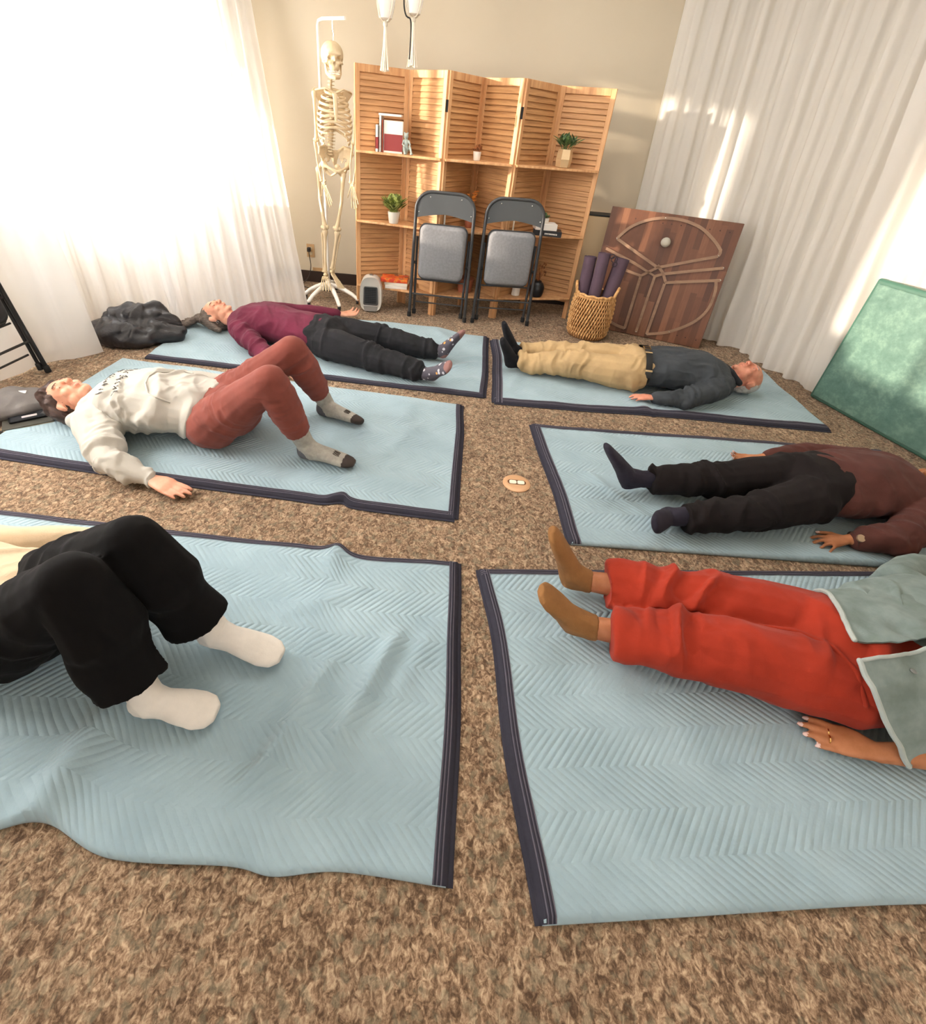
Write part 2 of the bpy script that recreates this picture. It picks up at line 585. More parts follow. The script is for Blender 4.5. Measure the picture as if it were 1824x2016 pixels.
def curtain(name, bottom, top, z1, mat, label, folds, amp, seed, zb=0.004, group=None, drapes=()):
    nu, nv = 260, 60
    B, Lb = resample(bottom, nu); T, Lt = resample(top, nu)
    U = np.linspace(0, 1, nu)
    V = []
    rs = np.random.RandomState(seed)
    ph = np.cumsum(0.6 + 0.8 * rs.rand(nu)) / nu
    ph = ph / ph[-1]
    knots = np.linspace(0, 1, 14); kv = rs.rand(14) * 0.9 + 0.35
    A = np.interp(U, knots, kv)
    for j in range(nv):
        v = (j / (nv - 1))
        z = zb + (z1 - zb) * v
        P = B * (1 - v) + T * v
        d = np.gradient(P, axis=0); d = d / (np.linalg.norm(d, axis=1)[:, None] + 1e-9)
        N = np.stack([-d[:, 1], d[:, 0]], 1)
        phs = 2 * math.pi * folds * ph
        shift = 0.9 * np.sin(2.1 * v + seed) * (1 - v)
        w = np.sin(phs + shift) + 0.38 * np.sin(1.7 * phs + 1.3 + 1.2 * v) + 0.06 * np.sin(3.1 * phs + seed + v)
        w = np.tanh(w * 1.3)
        fl = 0.75 + 0.35 * (1 - v)
        off = amp * A * w * fl
        q = np.stack([U * Lb * 1.0, np.full(nu, z), np.zeros(nu)], 1)
        off = off + 0.012 * (1 - v) * vnoise(q, 4, seed)
        for (u0, v0, ru, rv, h, sl) in drapes:
            off = off + h * np.exp(-(((U - u0 - sl * (v - v0)) / ru) ** 2) - ((v - v0) / rv) ** 2)
        Q = P + N * off[:, None]
        for k in range(nu):
            V.append((Q[k, 0], Q[k, 1], z if j else zb + 0.006 * abs(math.sin(k * 0.13))))
    F = []
    for j in range(nv - 1):
        for k in range(nu - 1):
            a = j * nu + k
            F.append((a, a + 1, a + nu + 1, a + nu))
    me = make_mesh(name, V, F, mat, None, True, 0)
    o = put(name, me)
    tag(o, label, 'curtain', group)
    return o

ZT = 2.66
curtain('curtain', [(-2.66, 0.3), (-2.5, 1.3), (-2.43, 2.0), (-2.36, 2.45), (-2.13, 2.76)], [(-2.62, 0.3), (-2.6, 1.3), (-2.56, 2.0), (-2.5, 2.5), (-2.36, 2.78)], ZT, M_SHEER,
        'sheer white floor-length curtain at the far left edge behind the black folding chair', 7, 0.022, 3, group=None)
curtain('curtain', [(-2.42, 2.62), (-2.36, 2.95), (-2.22, 3.2), (-1.93, 3.36)], [(-2.52, 2.7), (-2.44, 3.0), (-2.26, 3.3), (-2.1, 3.52)], ZT, M_SHEER,
        'sheer white curtain lit by the window behind the crumpled black jacket', 7, 0.026, 5)
curtain('curtain', [(-1.97, 3.32), (-1.74, 3.52), (-1.45, 3.72), (-1.16, 3.93)], [(-2.14, 3.5), (-2.02, 3.82), (-1.90, 4.15), (-1.70, 4.56)], ZT, M_SHEER,
        'sheer white curtain beside the beige wall and the skeleton stand, its hem fanning out', 9, 0.026, 8,
        drapes=((0.86, 0.25, 0.05, 0.35, 0.05, 0.1),))
curtain('curtain', [(1.52, 4.62), (1.88, 4.42), (2.20, 4.04), (2.42, 3.58), (2.57, 3.22)], [(1.42, 4.62), (1.84, 4.42), (2.14, 4.10), (2.34, 3.76), (2.48, 3.46)], ZT, M_DRAPE,
        'white opaque curtain hanging behind the wooden board with the curved inlay', 12, 0.040, 11,
        drapes=((0.62, 0.12, 0.05, 0.25, 0.09, -0.2), (0.45, 0.45, 0.03, 0.1, 0.03, 0.1)))
curtain('curtain', [(2.52, 3.27), (2.66, 2.95), (2.80, 2.5), (2.9, 1.9), (2.95, 1.2)], [(2.36, 3.52), (2.56, 3.2), (2.74, 2.7), (2.86, 2.0), (2.92, 1.2)], ZT, M_DRAPE,
        'white opaque curtain behind the leaning green padded panel at the right', 11, 0.042, 14)

# ------------------------------------------------------------------ quilted blankets
def quilt_mat():
    M = Mat('quilted_blue_grey_cloth')
    uv = M.node('ShaderNodeUVMap', uv_map='uv').outputs[0]
    xyz = M.sep(uv)
    # chevrons run along u, bands across v
    tri = M.math('PINGPONG', xyz[1], 0.095)
    ph = M.math('ADD', xyz[0], M.math('MULTIPLY', tri, 1.0))
    s = M.math('SINE', M.math('MULTIPLY', ph, 6.28318 / 0.0235))
    s = M.math('POWER', M.math('ADD', M.math('MULTIPLY', s, 0.5), 0.5), 0.6)
    amt = M.ramp(M.noise(uv, 3.2, 2), [(0.36, (0.25, 0.25, 0.25, 1)), (0.6, (1, 1, 1, 1))])
    fine = M.noise(uv, 120, 3, 0.6)
    mid = M.noise(uv, 26, 3, 0.6)
    h = M.math('ADD', M.math('MULTIPLY', s, amt), M.math('MULTIPLY', mid, 1.1))
    h = M.math('ADD', h, M.math('MULTIPLY', fine, 0.25))
    v = M.ramp(M.noise(uv, 5, 4), [(0.3, '94aab3'), (0.7, 'a3b9c2')])
    M.base(v); M.set(Roughness=0.95); M.b.inputs['Specular IOR Level'].default_value = 0.08
    M.b.inputs['Sheen Weight'].default_value = 0.2
    M.bump(h, 0.55, 0.005)
    return M.m
def binding_mat():
    M = Mat('charcoal_binding')
    uv = M.node('ShaderNodeUVMap', uv_map='uv').outputs[0]
    xyz = M.sep(uv)
    s = M.math('SINE', M.math('MULTIPLY', xyz[1], 6.2832 / 0.0085))
    s = M.math('SUBTRACT', M.math('MULTIPLY', M.math('ADD', s, 1.0), M.math('GREATER_THAN', xyz[1], 0.0135)), 1.0)
    col = M.ramp(M.math('ADD', M.math('MULTIPLY', s, 0.5), 0.5), [(0.6, '3b3a44'), (0.98, '716b76')])
    n = M.noise(uv, 60, 3)
    col = M.mix(M.math('MULTIPLY', n, 0.4), col, lin('2c2c34'))
    M.base(col); M.set(Roughness=0.9); M.b.inputs['Specular IOR Level'].default_value = 0.1
    M.bump(M.math('ADD', s, M.math('MULTIPLY', n, 1.5)), 0.5, 0.003)
    return M.m
M_QUILT = quilt_mat(); M_BIND = binding_mat()

def seg_dist(P, a, b):
    a = np.asarray(a, float); b = np.asarray(b, float)
    ab = b - a; t = np.clip(((P - a) @ ab) / (ab @ ab), 0, 1)
    return np.linalg.norm(P - (a + t[:, None] * ab), axis=1), t

BLANKET_H = {}
def blanket(label, corners, front=None, back=None, binds=('left',), ridges=(), thick=0.018, seed=0, double=(), bw=0.030, sidewave=0.006, wav=0.006):
    """corners: bl, br, tr, tl on the floor. u runs bl->br, v runs bl->tl"""
    bl, br, tr, tl = [np.array(c, float) for c in corners]
    nu = 200; nv = 100
    u = np.linspace(0, 1, nu); v = np.linspace(0, 1, nv)
    UU, VV = np.meshgrid(u, v)
    Lu = np.linalg.norm(br - bl); Lv = np.linalg.norm(tl - bl)
    def edge(poly, a, b):
        if poly is None: return np.zeros((nu, 2))
        P, _ = resample(poly, nu)
        x = a[0] + (b[0] - a[0]) * u
        o = np.argsort(P[:, 0])
        y = np.interp(x, P[o, 0], P[o, 1])
        return np.stack([np.zeros(nu), y - (a[1] + (b[1] - a[1]) * u)], 1)
    e0 = edge(front, bl, br); e1 = edge(back, tl, tr)
    P = ((1 - UU)[..., None] * (1 - VV)[..., None] * bl + UU[..., None] * (1 - VV)[..., None] * br
         + UU[..., None] * VV[..., None] * tr + (1 - UU)[..., None] * VV[..., None] * tl)
    P = P + (1 - VV)[..., None] ** 2 * e0[None] + VV[..., None] ** 2 * e1[None]
    q = np.stack([VV.ravel() * Lv, np.zeros(nu * nv), np.zeros(nu * nv)], 1)
    sw = (vnoise(q, 3, seed) * sidewave * 2).reshape(nv, nu)
    P[..., 0] += sw * (2 * UU - 1)
    XY = P.reshape(-1, 2)
    X3 = np.concatenate([XY, np.zeros((len(XY), 1))], 1)
    h = thick + wav * 0.5 * vnoise(X3, 2.2, seed) + wav * 0.6 * vnoise(X3, 6, seed + 3) + 0.0012 * vnoise(X3, 19, seed + 5)
    for (a, b, w, ht) in ridges:
        d, t = seg_dist(XY, a, b)
        jj = vnoise(X3, 9, seed + 8) * 0.25 + 1
        h = h + ht * jj * np.exp(-(d / w) ** 2) * (1 - np.abs(2 * t - 1) ** 4 * 0.6)
    du = np.minimum(UU, 1 - UU).ravel() * Lu; dv = np.minimum(VV, 1 - VV).ravel() * Lv
    ed = np.minimum(du, dv)
    rr = 0.014
    k = np.clip(ed / rr, 0, 1)
    prof = np.sqrt(np.clip(1 - (1 - k) ** 2, 0, 1))
    z = 0.004 + (np.maximum(h, 0.010) - 0.004) * (0.35 + 0.65 * prof)
    top = np.concatenate([XY, z[:, None]], 1)
    V = [tuple(p) for p in top]
    F = []; UVf = []
    uv = np.stack([UU.ravel() * Lu, VV.ravel() * Lv], 1)
    uvl = [tuple(p) for p in uv]
    for j in range(nv - 1):
        for i in range(nu - 1):
            a = j * nu + i
            F.append((a, a + 1, a + nu + 1, a + nu))
    # skirt to the floor
    ring = [i for i in range(nu)] + [j * nu + nu - 1 for j in range(1, nv)] + [(nv - 1) * nu + i for i in range(nu - 2, -1, -1)] + [j * nu for j in range(nv - 2, 0, -1)]
    b0 = len(V)
    for i in ring:
        V.append((top[i, 0], top[i, 1], 0.0015)); uvl.append(tuple(uv[i]))
    m = len(ring)
    for k_ in range(m):
        a = ring[k_]; b = ring[(k_ + 1) % m]
        F.append((b, a, b0 + k_, b0 + (k_ + 1) % m))
    F.append(tuple(b0 + k_ for k_ in range(m - 1, -1, -1)))
    me = make_mesh('blanket', V, F, M_QUILT, None, True, 0)
    L = me.uv_layers.new(name='uv')
    vi = np.empty(len(me.loops), dtype=np.int32); me.loops.foreach_get('vertex_index', vi)
    L.data.foreach_set('uv', np.asarray(uvl)[vi].astype(np.float32).ravel())
    o = put('blanket', me)
    tag(o, label, 'blanket')
    Zg = z.reshape(nv, nu)
    # bindings: thick strips that fold over the edge
    def strip(side, drop=0.0, out=0.0, nm='edge_binding'):
        if side in ('left', 'right'):
            idx = 0 if side == 'left' else nu - 1
            e = np.concatenate([P[:, idx], Zg[:, idx][:, None]], 1)
            inn = nrm(np.array(P[nv // 2, nu // 2]) - np.array(P[nv // 2, idx]))
            hh = lambda kk, w: np.interp(w / Lu, u, Zg[kk]) if side == 'left' else np.interp(1 - w / Lu, u, Zg[kk])
            cnt = nv
        else:
            idx = 0 if side == 'front' else nv - 1
            e = np.concatenate([P[idx], Zg[idx][:, None]], 1)
            inn = nrm(np.array(P[nv // 2, nu // 2]) - np.array(P[idx, nu // 2]))
            hh = lambda kk, w: np.interp(w / Lv, v, Zg[:, kk]) if side == 'front' else np.interp(1 - w / Lv, v, Zg[:, kk])
            cnt = nu
        VV_ = []; FF_ = []; uu = []
        dv_ = np.linalg.norm(e[1:] - e[:-1], axis=1); sl = np.concatenate([[0], np.cumsum(dv_)])
        offs = [(-0.004 - out, None, 0.0), (-0.005 - out, 0.6, 0.004), (0.001 - out, 1, 0.010), (0.010 - out, 1, 0.018), (0.020 - out, 1, 0.027), (bw - out, 1, 0.038)]
        for kk in range(cnt):
            for (w, mode, t_) in offs:
                xy = e[kk, :2] + inn * w
                zz = hh(kk, max(w, 0.0))
                if mode is None: zz = 0.002
                elif mode == 0.6: zz = max(0.004, zz * 0.6 - drop)
                else: zz = max(0.005, zz + 0.0022 - drop)
                VV_.append((xy[0], xy[1], zz)); uu.append((sl[kk], t_))
        c_ = len(offs)
        for kk in range(cnt - 1):
            for i in range(c_ - 1):
                a = kk * c_ + i
                f = (a, a + 1, a + c_ + 1, a + c_)
                FF_.append(f if side in ('right', 'front') else f[::-1])
        me2 = make_mesh(nm, VV_, FF_, M_BIND, None, True, 0)
        L2 = me2.uv_layers.new(name='uv')
        vi2 = np.empty(len(me2.loops), dtype=np.int32); me2.loops.foreach_get('vertex_index', vi2)
        L2.data.foreach_set('uv', np.asarray(uu)[vi2].astype(np.float32).ravel())
        put(nm, me2, o)
    for s_ in double:
        strip(s_, 0.011, 0.011 if s_ != 'front' else 0.012)
    for s_ in binds:
        strip(s_)
    return o

blanket('blue-grey quilted blanket under the person in wide black trousers and white socks',
        [(-1.88, 0.42), (0.112, 0.358), (0.128, 1.285), (-1.88, 1.34)],
        front=[(-1.88, 0.44), (-1.3, 0.35), (-0.95, 0.37), (-0.8, 0.405), (-0.62, 0.355), (-0.36, 0.36), (-0.26, 0.35), (-0.12, 0.368), (0.112, 0.358)],
        back=[(-1.88, 1.34), (-1.05, 1.315), (-0.42, 1.30), (-0.33, 1.318), (-0.22, 1.275), (0.128, 1.285)],
        binds=('right', 'back'), double=('right',),
        ridges=[((-0.35, 0.54), (-0.25, 0.84), 0.028, 0.034), ((-0.2, 0.6), (-0.06, 0.95), 0.028, 0.030), ((-0.78, 0.68), (-0.82, 0.4), 0.045, 0.036),
                ((-0.34, 1.31), (-0.33, 1.2), 0.04, 0.02), ((-0.42, 0.48), (-0.3, 0.6), 0.02, 0.012), ((-0.05, 0.75), (0.05, 1.0), 0.03, 0.010), ((-1.1, 0.38), (-1.2, 0.6), 0.05, 0.02), ((-0.45, 0.98), (-0.2, 1.12), 0.03, 0.008)], seed=2, wav=0.008)
blanket('blue-grey quilted blanket under the person in orange-red trousers, nearest on the right',
        [(0.303, 0.312), (2.29, 0.54), (2.2, 1.49), (0.211, 1.262)],
        front=[(0.303, 0.312), (0.6, 0.345), (1.0, 0.39), (1.4, 0.43), (2.29, 0.54)],
        binds=('left', 'back'), double=('left',),
        ridges=[((0.9, 0.5), (1.1, 0.42), 0.04, 0.008)], seed=5, wav=0.004)
blanket('blue-grey quilted blanket under the person in a cream hoodie and rust trousers',
        [(-2.0, 1.665), (0.096, 1.525), (0.131, 2.503), (-1.98, 2.69)],
        front=[(-2.0, 1.665), (-1.2, 1.6), (-0.62, 1.565), (-0.46, 1.555), (-0.38, 1.572), (-0.3, 1.545), (0.096, 1.525)],
        binds=('right', 'front'), double=('front', 'right'),
        ridges=[((-0.42, 1.55), (-0.36, 1.6), 0.035, 0.016), ((-0.28, 1.85), (-0.12, 2.2), 0.035, 0.012), ((-0.2, 2.2), (-0.15, 2.45), 0.04, 0.012), ((-0.3, 1.75), (-0.05, 1.7), 0.04, 0.008)], seed=9)
blanket('blue-grey quilted blanket under the person in brown top and dark watch',
        [(0.573, 1.44), (2.59, 1.5), (2.52, 2.43), (0.505, 2.355)], binds=('left', 'back'), double=('left',), bw=0.04,
        ridges=[((0.72, 1.95), (0.95, 1.6), 0.03, 0.010), ((1.5, 1.5), (1.9, 1.5), 0.06, 0.008)], seed=13)
blanket('blue-grey quilted blanket under the person in a maroon top',
        [(-1.86, 2.73), (0.262, 2.625), (0.300, 3.62), (-1.85, 3.64)],
        back=[(-1.85, 3.64), (-0.6, 3.74), (-0.1, 3.72), (0.1, 3.64), (0.300, 3.62)],
        binds=('right', 'front'), double=('right',),
        ridges=[((-0.1, 3.7), (0.02, 3.4), 0.05, 0.016), ((0.0, 2.95), (0.22, 3.1), 0.03, 0.018), ((0.05, 2.8), (0.2, 2.85), 0.03, 0.010), ((0.1, 3.15), (0.28, 3.2), 0.03, 0.012)], seed=17)
blanket('blue-grey quilted blanket at the far right, under the man in khaki trousers',
        [(0.325, 2.575), (2.336, 2.612), (2.37, 3.46), (0.345, 3.57)],
        front=[(0.325, 2.575), (0.9, 2.59), (1.22, 2.61), (1.28, 2.598), (1.34, 2.612), (2.336, 2.612)],
        binds=('left', 'front'), double=('left', 'front'), bw=0.05,
        ridges=[((1.22, 2.62), (1.25, 2.75), 0.04, 0.014), ((0.42, 2.75), (0.5, 3.0), 0.03, 0.010)], seed=21)
# ------------------------------------------------------------------ people
A3 = lambda *v: np.array(v, float)
HAIRS = {}
MF = 0.026   # top of the blanket under a lying body

M_SKIN_FAIR = skin_mat('fair_skin', 'e0a68a', 'cf8f74')
M_SKIN_RUDDY = skin_mat('ruddy_skin', 'dd9c82', 'c67a62')
M_SKIN_BROWN = skin_mat('brown_skin', 'b87a54', 'a0643f')
M_LIP = plain('lip_skin', 'c47c68', 0.5)
M_BROW = plain('brow_hair', '5a4034', 0.8)
M_BROW_GREY = plain('grey_brow_hair', '8d7f78', 0.8)
M_NAIL = plain('pale_pink_nail', 'e3c3bb', 0.25)

def frame(up, fwd):
    """head frame: rows = right, forward(face), up(crown)"""
    U = nrm(up); Fw = np.asarray(fwd, float); Fw = nrm(Fw - U * (Fw @ U)); R = np.cross(Fw, U)
    return np.array([R, Fw, U])

def head_parts(g, c, A, s=1.0):
    W = lambda x, y, z: c + (A[0] * x + A[1] * y + A[2] * z) * s
    E = lambda p, r, n=14, m=9: g.ell(W(*p), tuple(t * s for t in r), A, n, m)
    E((0, -0.018, 0.022), (.074, .094, .086), 20, 14)
    E((0, 0.030, 0.020), (.064, .058, .064), 18, 12)
    E((0, 0.030, -.035), (.058, .056, .068), 18, 12)
    E((0, 0.040, -.082), (.040, .042, .030))
    E((0, 0.076, -.098), (.019, .016, .016))
    E((0, 0.079, .026), (.050, .014, .011))
    for q in (-1, 1):
        E((q * .037, .062, -.028), (.024, .022, .022))
        E((q * .031, .076, .004), (.015, .012, .010))
        E((q * .045, .030, -.062), (.022, .034, .026))
        E((q * .077, -.006, -.008), (.007, .018, .030))
        E((q * .082, -.012, .004), (.006, .012, .018))
        E((q * .011, .101, -.030), (.009, .010, .008))
    g.capsule([W(0, .084, .020), W(0, .098, -.006), W(0, .110, -.026)], [.008 * s, .009 * s, .0115 * s], tuple(A[1]), 10)
    E((0, .088, -.052), (.021, .009, .006))
    E((0, .086, -.062), (.018, .009, .006))
    E((0, .082, -.045), (.018, .012, .012))

def head_paint(c, A, s, lips=1, brow=2):
    W = lambda x, y, z: c + (A[0] * x + A[1] * y + A[2] * z) * s
    P = [(W(0, .096, -.053), (.018 * s, .012 * s, .0035 * s), lips, A), (W(0, .094, -.063), (.015 * s, .012 * s, .0035 * s), lips, A)]
    for q in (-1, 1):
        P.append((W(q * .032, .088, .026), (.020 * s, .014 * s, .0042 * s), brow, A))
        P.append((W(q * .031, .089, -.002), (.013 * s, .010 * s, .0018 * s), brow, A))
    return P

def hand_parts(g, wrist, tip, back, side, s=1.0, curl=0.35, spread=0.10, thumb_out=0.6, nails=None):
    """wrist->tip axis, back = outward normal of the back of the hand, side=+1/-1 thumb side along cross(axis, back)"""
    ax = nrm(np.asarray(tip) - np.asarray(wrist)); bk = np.asarray(back, float); bk = nrm(bk - ax * (bk @ ax)); sd = np.cross(ax, bk) * side
    w = np.asarray(wrist, float)
    P = lambda a, b, c: w + (ax * a + sd * b + bk * c) * s
    L = np.linalg.norm(np.asarray(tip) - w) / 0.175
    s = s * L
    P = lambda a, b, c: w + (ax * a + sd * b + bk * c) * s
    # palm
    g.loft([P(-.012, 0, 0), P(.012, 0.001, .001), P(.04, .003, .002), P(.07, .002, .003), P(.093, 0, .001)],
           [(.024 * s, .018 * s), (.028 * s, .016 * s), (.037 * s, .015 * s), (.041 * s, .0135 * s), (.036 * s, .010 * s)], tuple(bk), 14)
    kn = [(.088, .029, .0), (.094, .0095, .002), (.090, -.0105, .001), (.081, -.029, -.002)]
    ln = [.068, .077, .072, .056]; rr = [.0088, .009, .0086, .0075]
    for i in range(4):
        a, b, c = kn[i]
        dirb = spread * (1.5 - i)
        pts = [P(a - .02, b * .92, c)]; ang = -0.12; p = np.array([a, b, c]); R = [rr[i] * s * 1.05]
        pts.append(P(*p)); R.append(rr[i] * s * 1.08)
        for k, f in enumerate((.45, .30, .25)):
            ang += curl * (0.6 if k == 0 else 1.0)
            p = p + np.array([math.cos(ang) * math.cos(dirb), math.sin(dirb), -math.sin(ang)]) * ln[i] * f
            pts.append(P(*p)); R.append(rr[i] * s * (1.0, .93, .78)[k])
        g.capsule(pts, R, tuple(bk), 10)
        if nails is not None:
            nails.append((pts[-1] + bk * rr[i] * s * .55, .0075 * s))
    t0 = np.array([.018, .020, -.004]); d1 = nrm(A3(math.cos(thumb_out), math.sin(thumb_out), -.15)); d2 = nrm(A3(math.cos(thumb_out * .45), math.sin(thumb_out * .45), -.12))
    q1 = t0 + d1 * .042; q2 = q1 + d2 * .032; q3 = q2 + d2 * .022
    g.capsule([P(*t0), P(*q1), P(*q2), P(*q3)], [.0135 * s, .0115 * s, .0105 * s, .0085 * s], tuple(bk), 10)
    if nails is not None:
        nails.append((P(*q3) + bk * .005 * s, .008 * s))

def foot_parts(g, heel, toe, ankle, r=1.0, grow=0.0):
    heel = np.asarray(heel, float); toe = np.asarray(toe, float); an = np.asarray(ankle, float)
    t = nrm(toe - heel); toe = toe + t * grow * 1.5; heel = heel - t * grow; L = np.linalg.norm(toe - heel)
    up = an - heel; up = up - t * (up @ t); up = nrm(up)
    P = lambda a, c: heel + t * L * a + up * c
    e = grow
    g.loft([P(-.02, .028), P(0.02, .026), P(.15, .030), P(.38, .034), P(.60, .026), P(.78, .018), P(.92, .013), P(1.0, .011)],
           [(.012 * r + e, .014 * r + e), (.027 * r + e, .027 * r + e), (.031 * r + e, .032 * r + e), (.032 * r + e, .032 * r + e),
            (.041 * r + e, .025 * r + e), (.045 * r + e, .019 * r + e), (.038 * r + e, .014 * r + e), (.018 * r + e, .008 * r + e)], tuple(up), 16)
    g.capsule([an, P(.20, .040), P(.42, .036)], [.036 * r + e, .038 * r + e, .028 * r + e], tuple(t), 12)
    g.capsule([an, P(.06, .030)], [.034 * r + e, .029 * r + e], tuple(t), 12)

def lerp(a, b, t): return np.asarray(a, float) * (1 - t) + np.asarray(b, float) * t

def limb(g, pts, rad, ref=(0, 0, 1), n=16):
    """joint points with radii; adds in-between stations for smooth bends"""
    g.capsule([np.asarray(p, float) for p in pts], rad, ref, n)

def torso(g, J, R, zf=MF, t1=1.0):
    """R: list of (t along pelvis->neck, half width, half thickness, side shift)"""
    pc = (np.asarray(J['hipR']) + np.asarray(J['hipL'])) / 2; nk = np.asarray(J['neck'])
    side = nrm(np.asarray(J['shL'], float) - np.asarray(J['shR'], float))
    P = []; RR = []
    for st in R:
        t, w, th = st[:3]
        p = lerp(pc, nk, t); p[2] = zf + th + (st[3] if len(st) > 3 else 0)
        P.append(p); RR.append((w, th))
    ax = nrm(P[-1] - P[0])
    g.capsule(P, RR, (0, 0, 1), 22)

def body_mesh(name, J, skin, label, s=1.0, voxel=0.0055, headfwd=(0, 0, 1), hands=None, brow=M_BROW, feet=True, thin=1.0, headup=None, female=True, nails=False):
    g = G()
    J = {k: np.asarray(v, float) for k, v in J.items()}
    torso(g, J, [(-.12, .13, .07), (0, .15, .088), (.2, .135, .086), (.45, .125, .085), (.7, .145, .095), (.88, .13, .085), (1.0, .06, .055, .02)])
    hc = J['head']; A = frame(headup if headup is not None else (hc - J['neck']) * A3(1, 1, 0.3), headfwd)
    g.capsule([lerp(J['neck'], hc, -.3), lerp(J['neck'], hc, .55) - A[1] * .01], [.056 * s, .052 * s], (0, 0, 1))
    head_parts(g, hc, A, s)
    for q in 'RL':
        sh, el, wr = J['sh' + q], J['el' + q], J['wr' + q]
        g.capsule([lerp(J['neck'], sh, .25), sh, lerp(sh, el, .3), lerp(sh, el, .65), el, lerp(el, wr, .3), lerp(el, wr, .7), wr],
                  [.055, .054, .046, .042, .037, .038, .030, (.026, .020)], (0, 0, 1))
        hp, kn, an = J['hip' + q], J['kn' + q], J['an' + q]
        rf = (0, 0, 1) if abs(nrm(kn - hp)[2]) < .6 else (1, 0, 0)
        rf = J.get('kref', (0, 0, 1))
        g.capsule([hp, lerp(hp, kn, .35), lerp(hp, kn, .7), kn], [.078, .075, .060, .052], rf)
        g.capsule([kn, lerp(kn, an, .3), lerp(kn, an, .6), an], [.052, .052, .043, .034], rf)
        if feet: foot_parts(g, J['he' + q], J['to' + q], an)
    nl = [] if nails else None
    pc = (J['hipR'] + J['hipL']) / 2
    for q in 'RL':
        h = (hands or {}).get(q, {})
        wr, tip = J['wr' + q], J['tip' + q]
        ax = nrm(tip - wr); bk = h.get('back', (0, 0, 1))
        # palm down, the thumb is nearest the body
        sd = np.cross(ax, nrm(bk)); side = 1 if sd @ (pc - wr) > 0 else -1
        side *= h.get('flip', 1)
        hand_parts(g, wr, tip, bk, side, h.get('s', 1.0), h.get('curl', .3), h.get('spread', .1), h.get('thumb', .6), nl)
    me = fuse(g, voxel, 2)
    co = get_co(me); low = co[:, 2] < 0.012; co[low, 2] = 0.012; set_co(me, co)
    paint = head_paint(hc, A, s)
    if nl:
        paint += [(c, r, 3) for c, r in nl]
    o = fin(me, name, [skin, M_LIP, brow, M_NAIL], None, paint)
    tag(o, label, 'person')
    return o, A, J

def garment(name, g, mats, parent, voxel=.0065, smooth=4, fields=(), base=.003, freq=9, seed=1, floor=MF - .006, paint=None, label=None):
    me = fuse(g, voxel, smooth)
    wrinkle(me, fields, base, freq, seed, floor)
    o = fin(me, name, mats, parent, paint)
    if label: o['label'] = label
    return o

def sock(J, q, mats, parent, top=0.0, grow=.004, paint=None, label=None, name='sock', cuff_r=.042, flare=None):
    g = G()
    an, kn = J['an' + q], J['kn' + q]
    foot_parts(g, J['he' + q], J['to' + q], an, 1.0, grow)
    t = nrm(kn - an)
    g.loft([an, an + t * top * .5, an + t * top], [.036 + grow, (cuff_r + .038) / 2, cuff_r], J.get('kref', (0, 0, 1)), 16) if top > 0 else None
    return garment(name, g, mats, parent, .0045, 2, (), .0012, 18, 3, 0.014, paint, label)

def leg_fields(J, q, amp=.007, fr=22):
    hp, kn, an = J['hip' + q], J['kn' + q], J['an' + q]
    F = [(kn, kn - hp, .10, amp, fr), (lerp(kn, an, .85), an - kn, .10, amp * .8, fr * 1.1), (hp, nrm(kn - hp) + A3(0, .5, 0), .13, amp * .8, fr * .8),
         (lerp(kn, an, .4), an - kn + A3(0, .2, 0), .10, amp * .5, fr * .8)]
    return F

def hair_mat(name, c1, c2):
    M = Mat(name); c = M.coord('Object')
    v = M.mapping(c, (1, 6, 6), (0.3, 0.2, 0.5))
    n = M.noise(v, 28, 4, 0.7)
    M.base(M.ramp(n, [(.35, c1), (.7, c2)])); M.set(Roughness=.55)
    M.bump(n, .6, .004)
    return M.m
M_HAIR_A = hair_mat('dark_brown_greying_hair', '2e2420', '77685c')
M_HAIR_B = hair_mat('brown_hair', '2c1912', '4e3225')
M_HAIR_C = hair_mat('white_grey_hair', 'a39a94', 'dcd6d0')
M_HAIR_D = hair_mat('black_hair', '15100e', '2c211d')

# ---------------------------------------------------------------- A: maroon top, far left
J = dict(head=(-1.615, 3.27, .125), neck=(-1.47, 3.24, .115), shR=(-1.37, 3.06, .115), shL=(-1.33, 3.43, .12), elR=(-1.16, 2.83, .085), wrR=(-.98, 2.67, .055), tipR=(-.83, 2.60, .04),
         elL=(-1.06, 3.60, .08), wrL=(-.86, 3.70, .055), tipL=(-.70, 3.79, .045), hipR=(-.80, 2.97, .115), hipL=(-.78, 3.17, .115), knR=(-.45, 2.82, .115), knL=(-.42, 3.14, .12),
         anR=(-.10, 2.73, .075), anL=(-.04, 3.08, .08), heR=(-.045, 2.735, .05), toR=(.045, 2.60, .20), heL=(.0, 3.06, .05), toL=(.115, 3.06, .24))
M_MAROON = cloth('maroon_jersey', '6e2b40', .22, .85, 300, .2, .3, 7)
M_BLACKP = cloth('black_trouser_cloth', '2a2a2d', .2, .85, 400, .2, .1, 9)
pA, A, J = body_mesh('person', J, M_SKIN_FAIR, 'person lying on the back in maroon top, black trousers and patterned grey socks', .97, headfwd=(.35, -.12, 1), headup=(-1, .08, .12), hands=dict(L=dict(back=(0, .2, -1), curl=.5), R=dict(curl=.3)))
g = G()
torso(g, J, [(.05, .172, .108), (.15, .170, .112), (.4, .168, .112), (.62, .178, .118), (.8, .18, .112), (.93, .13, .085, .01), (1.0, .07, .055, .03)])
for q in 'RL':
    sh, el, wr = J['sh' + q], J['el' + q], J['wr' + q]
    g.capsule([lerp(J['neck'], sh, .4), sh, lerp(sh, el, .5), el, lerp(el, wr, .5), lerp(el, wr, .93)], [.07, .074, .064, .056, .048, .038])
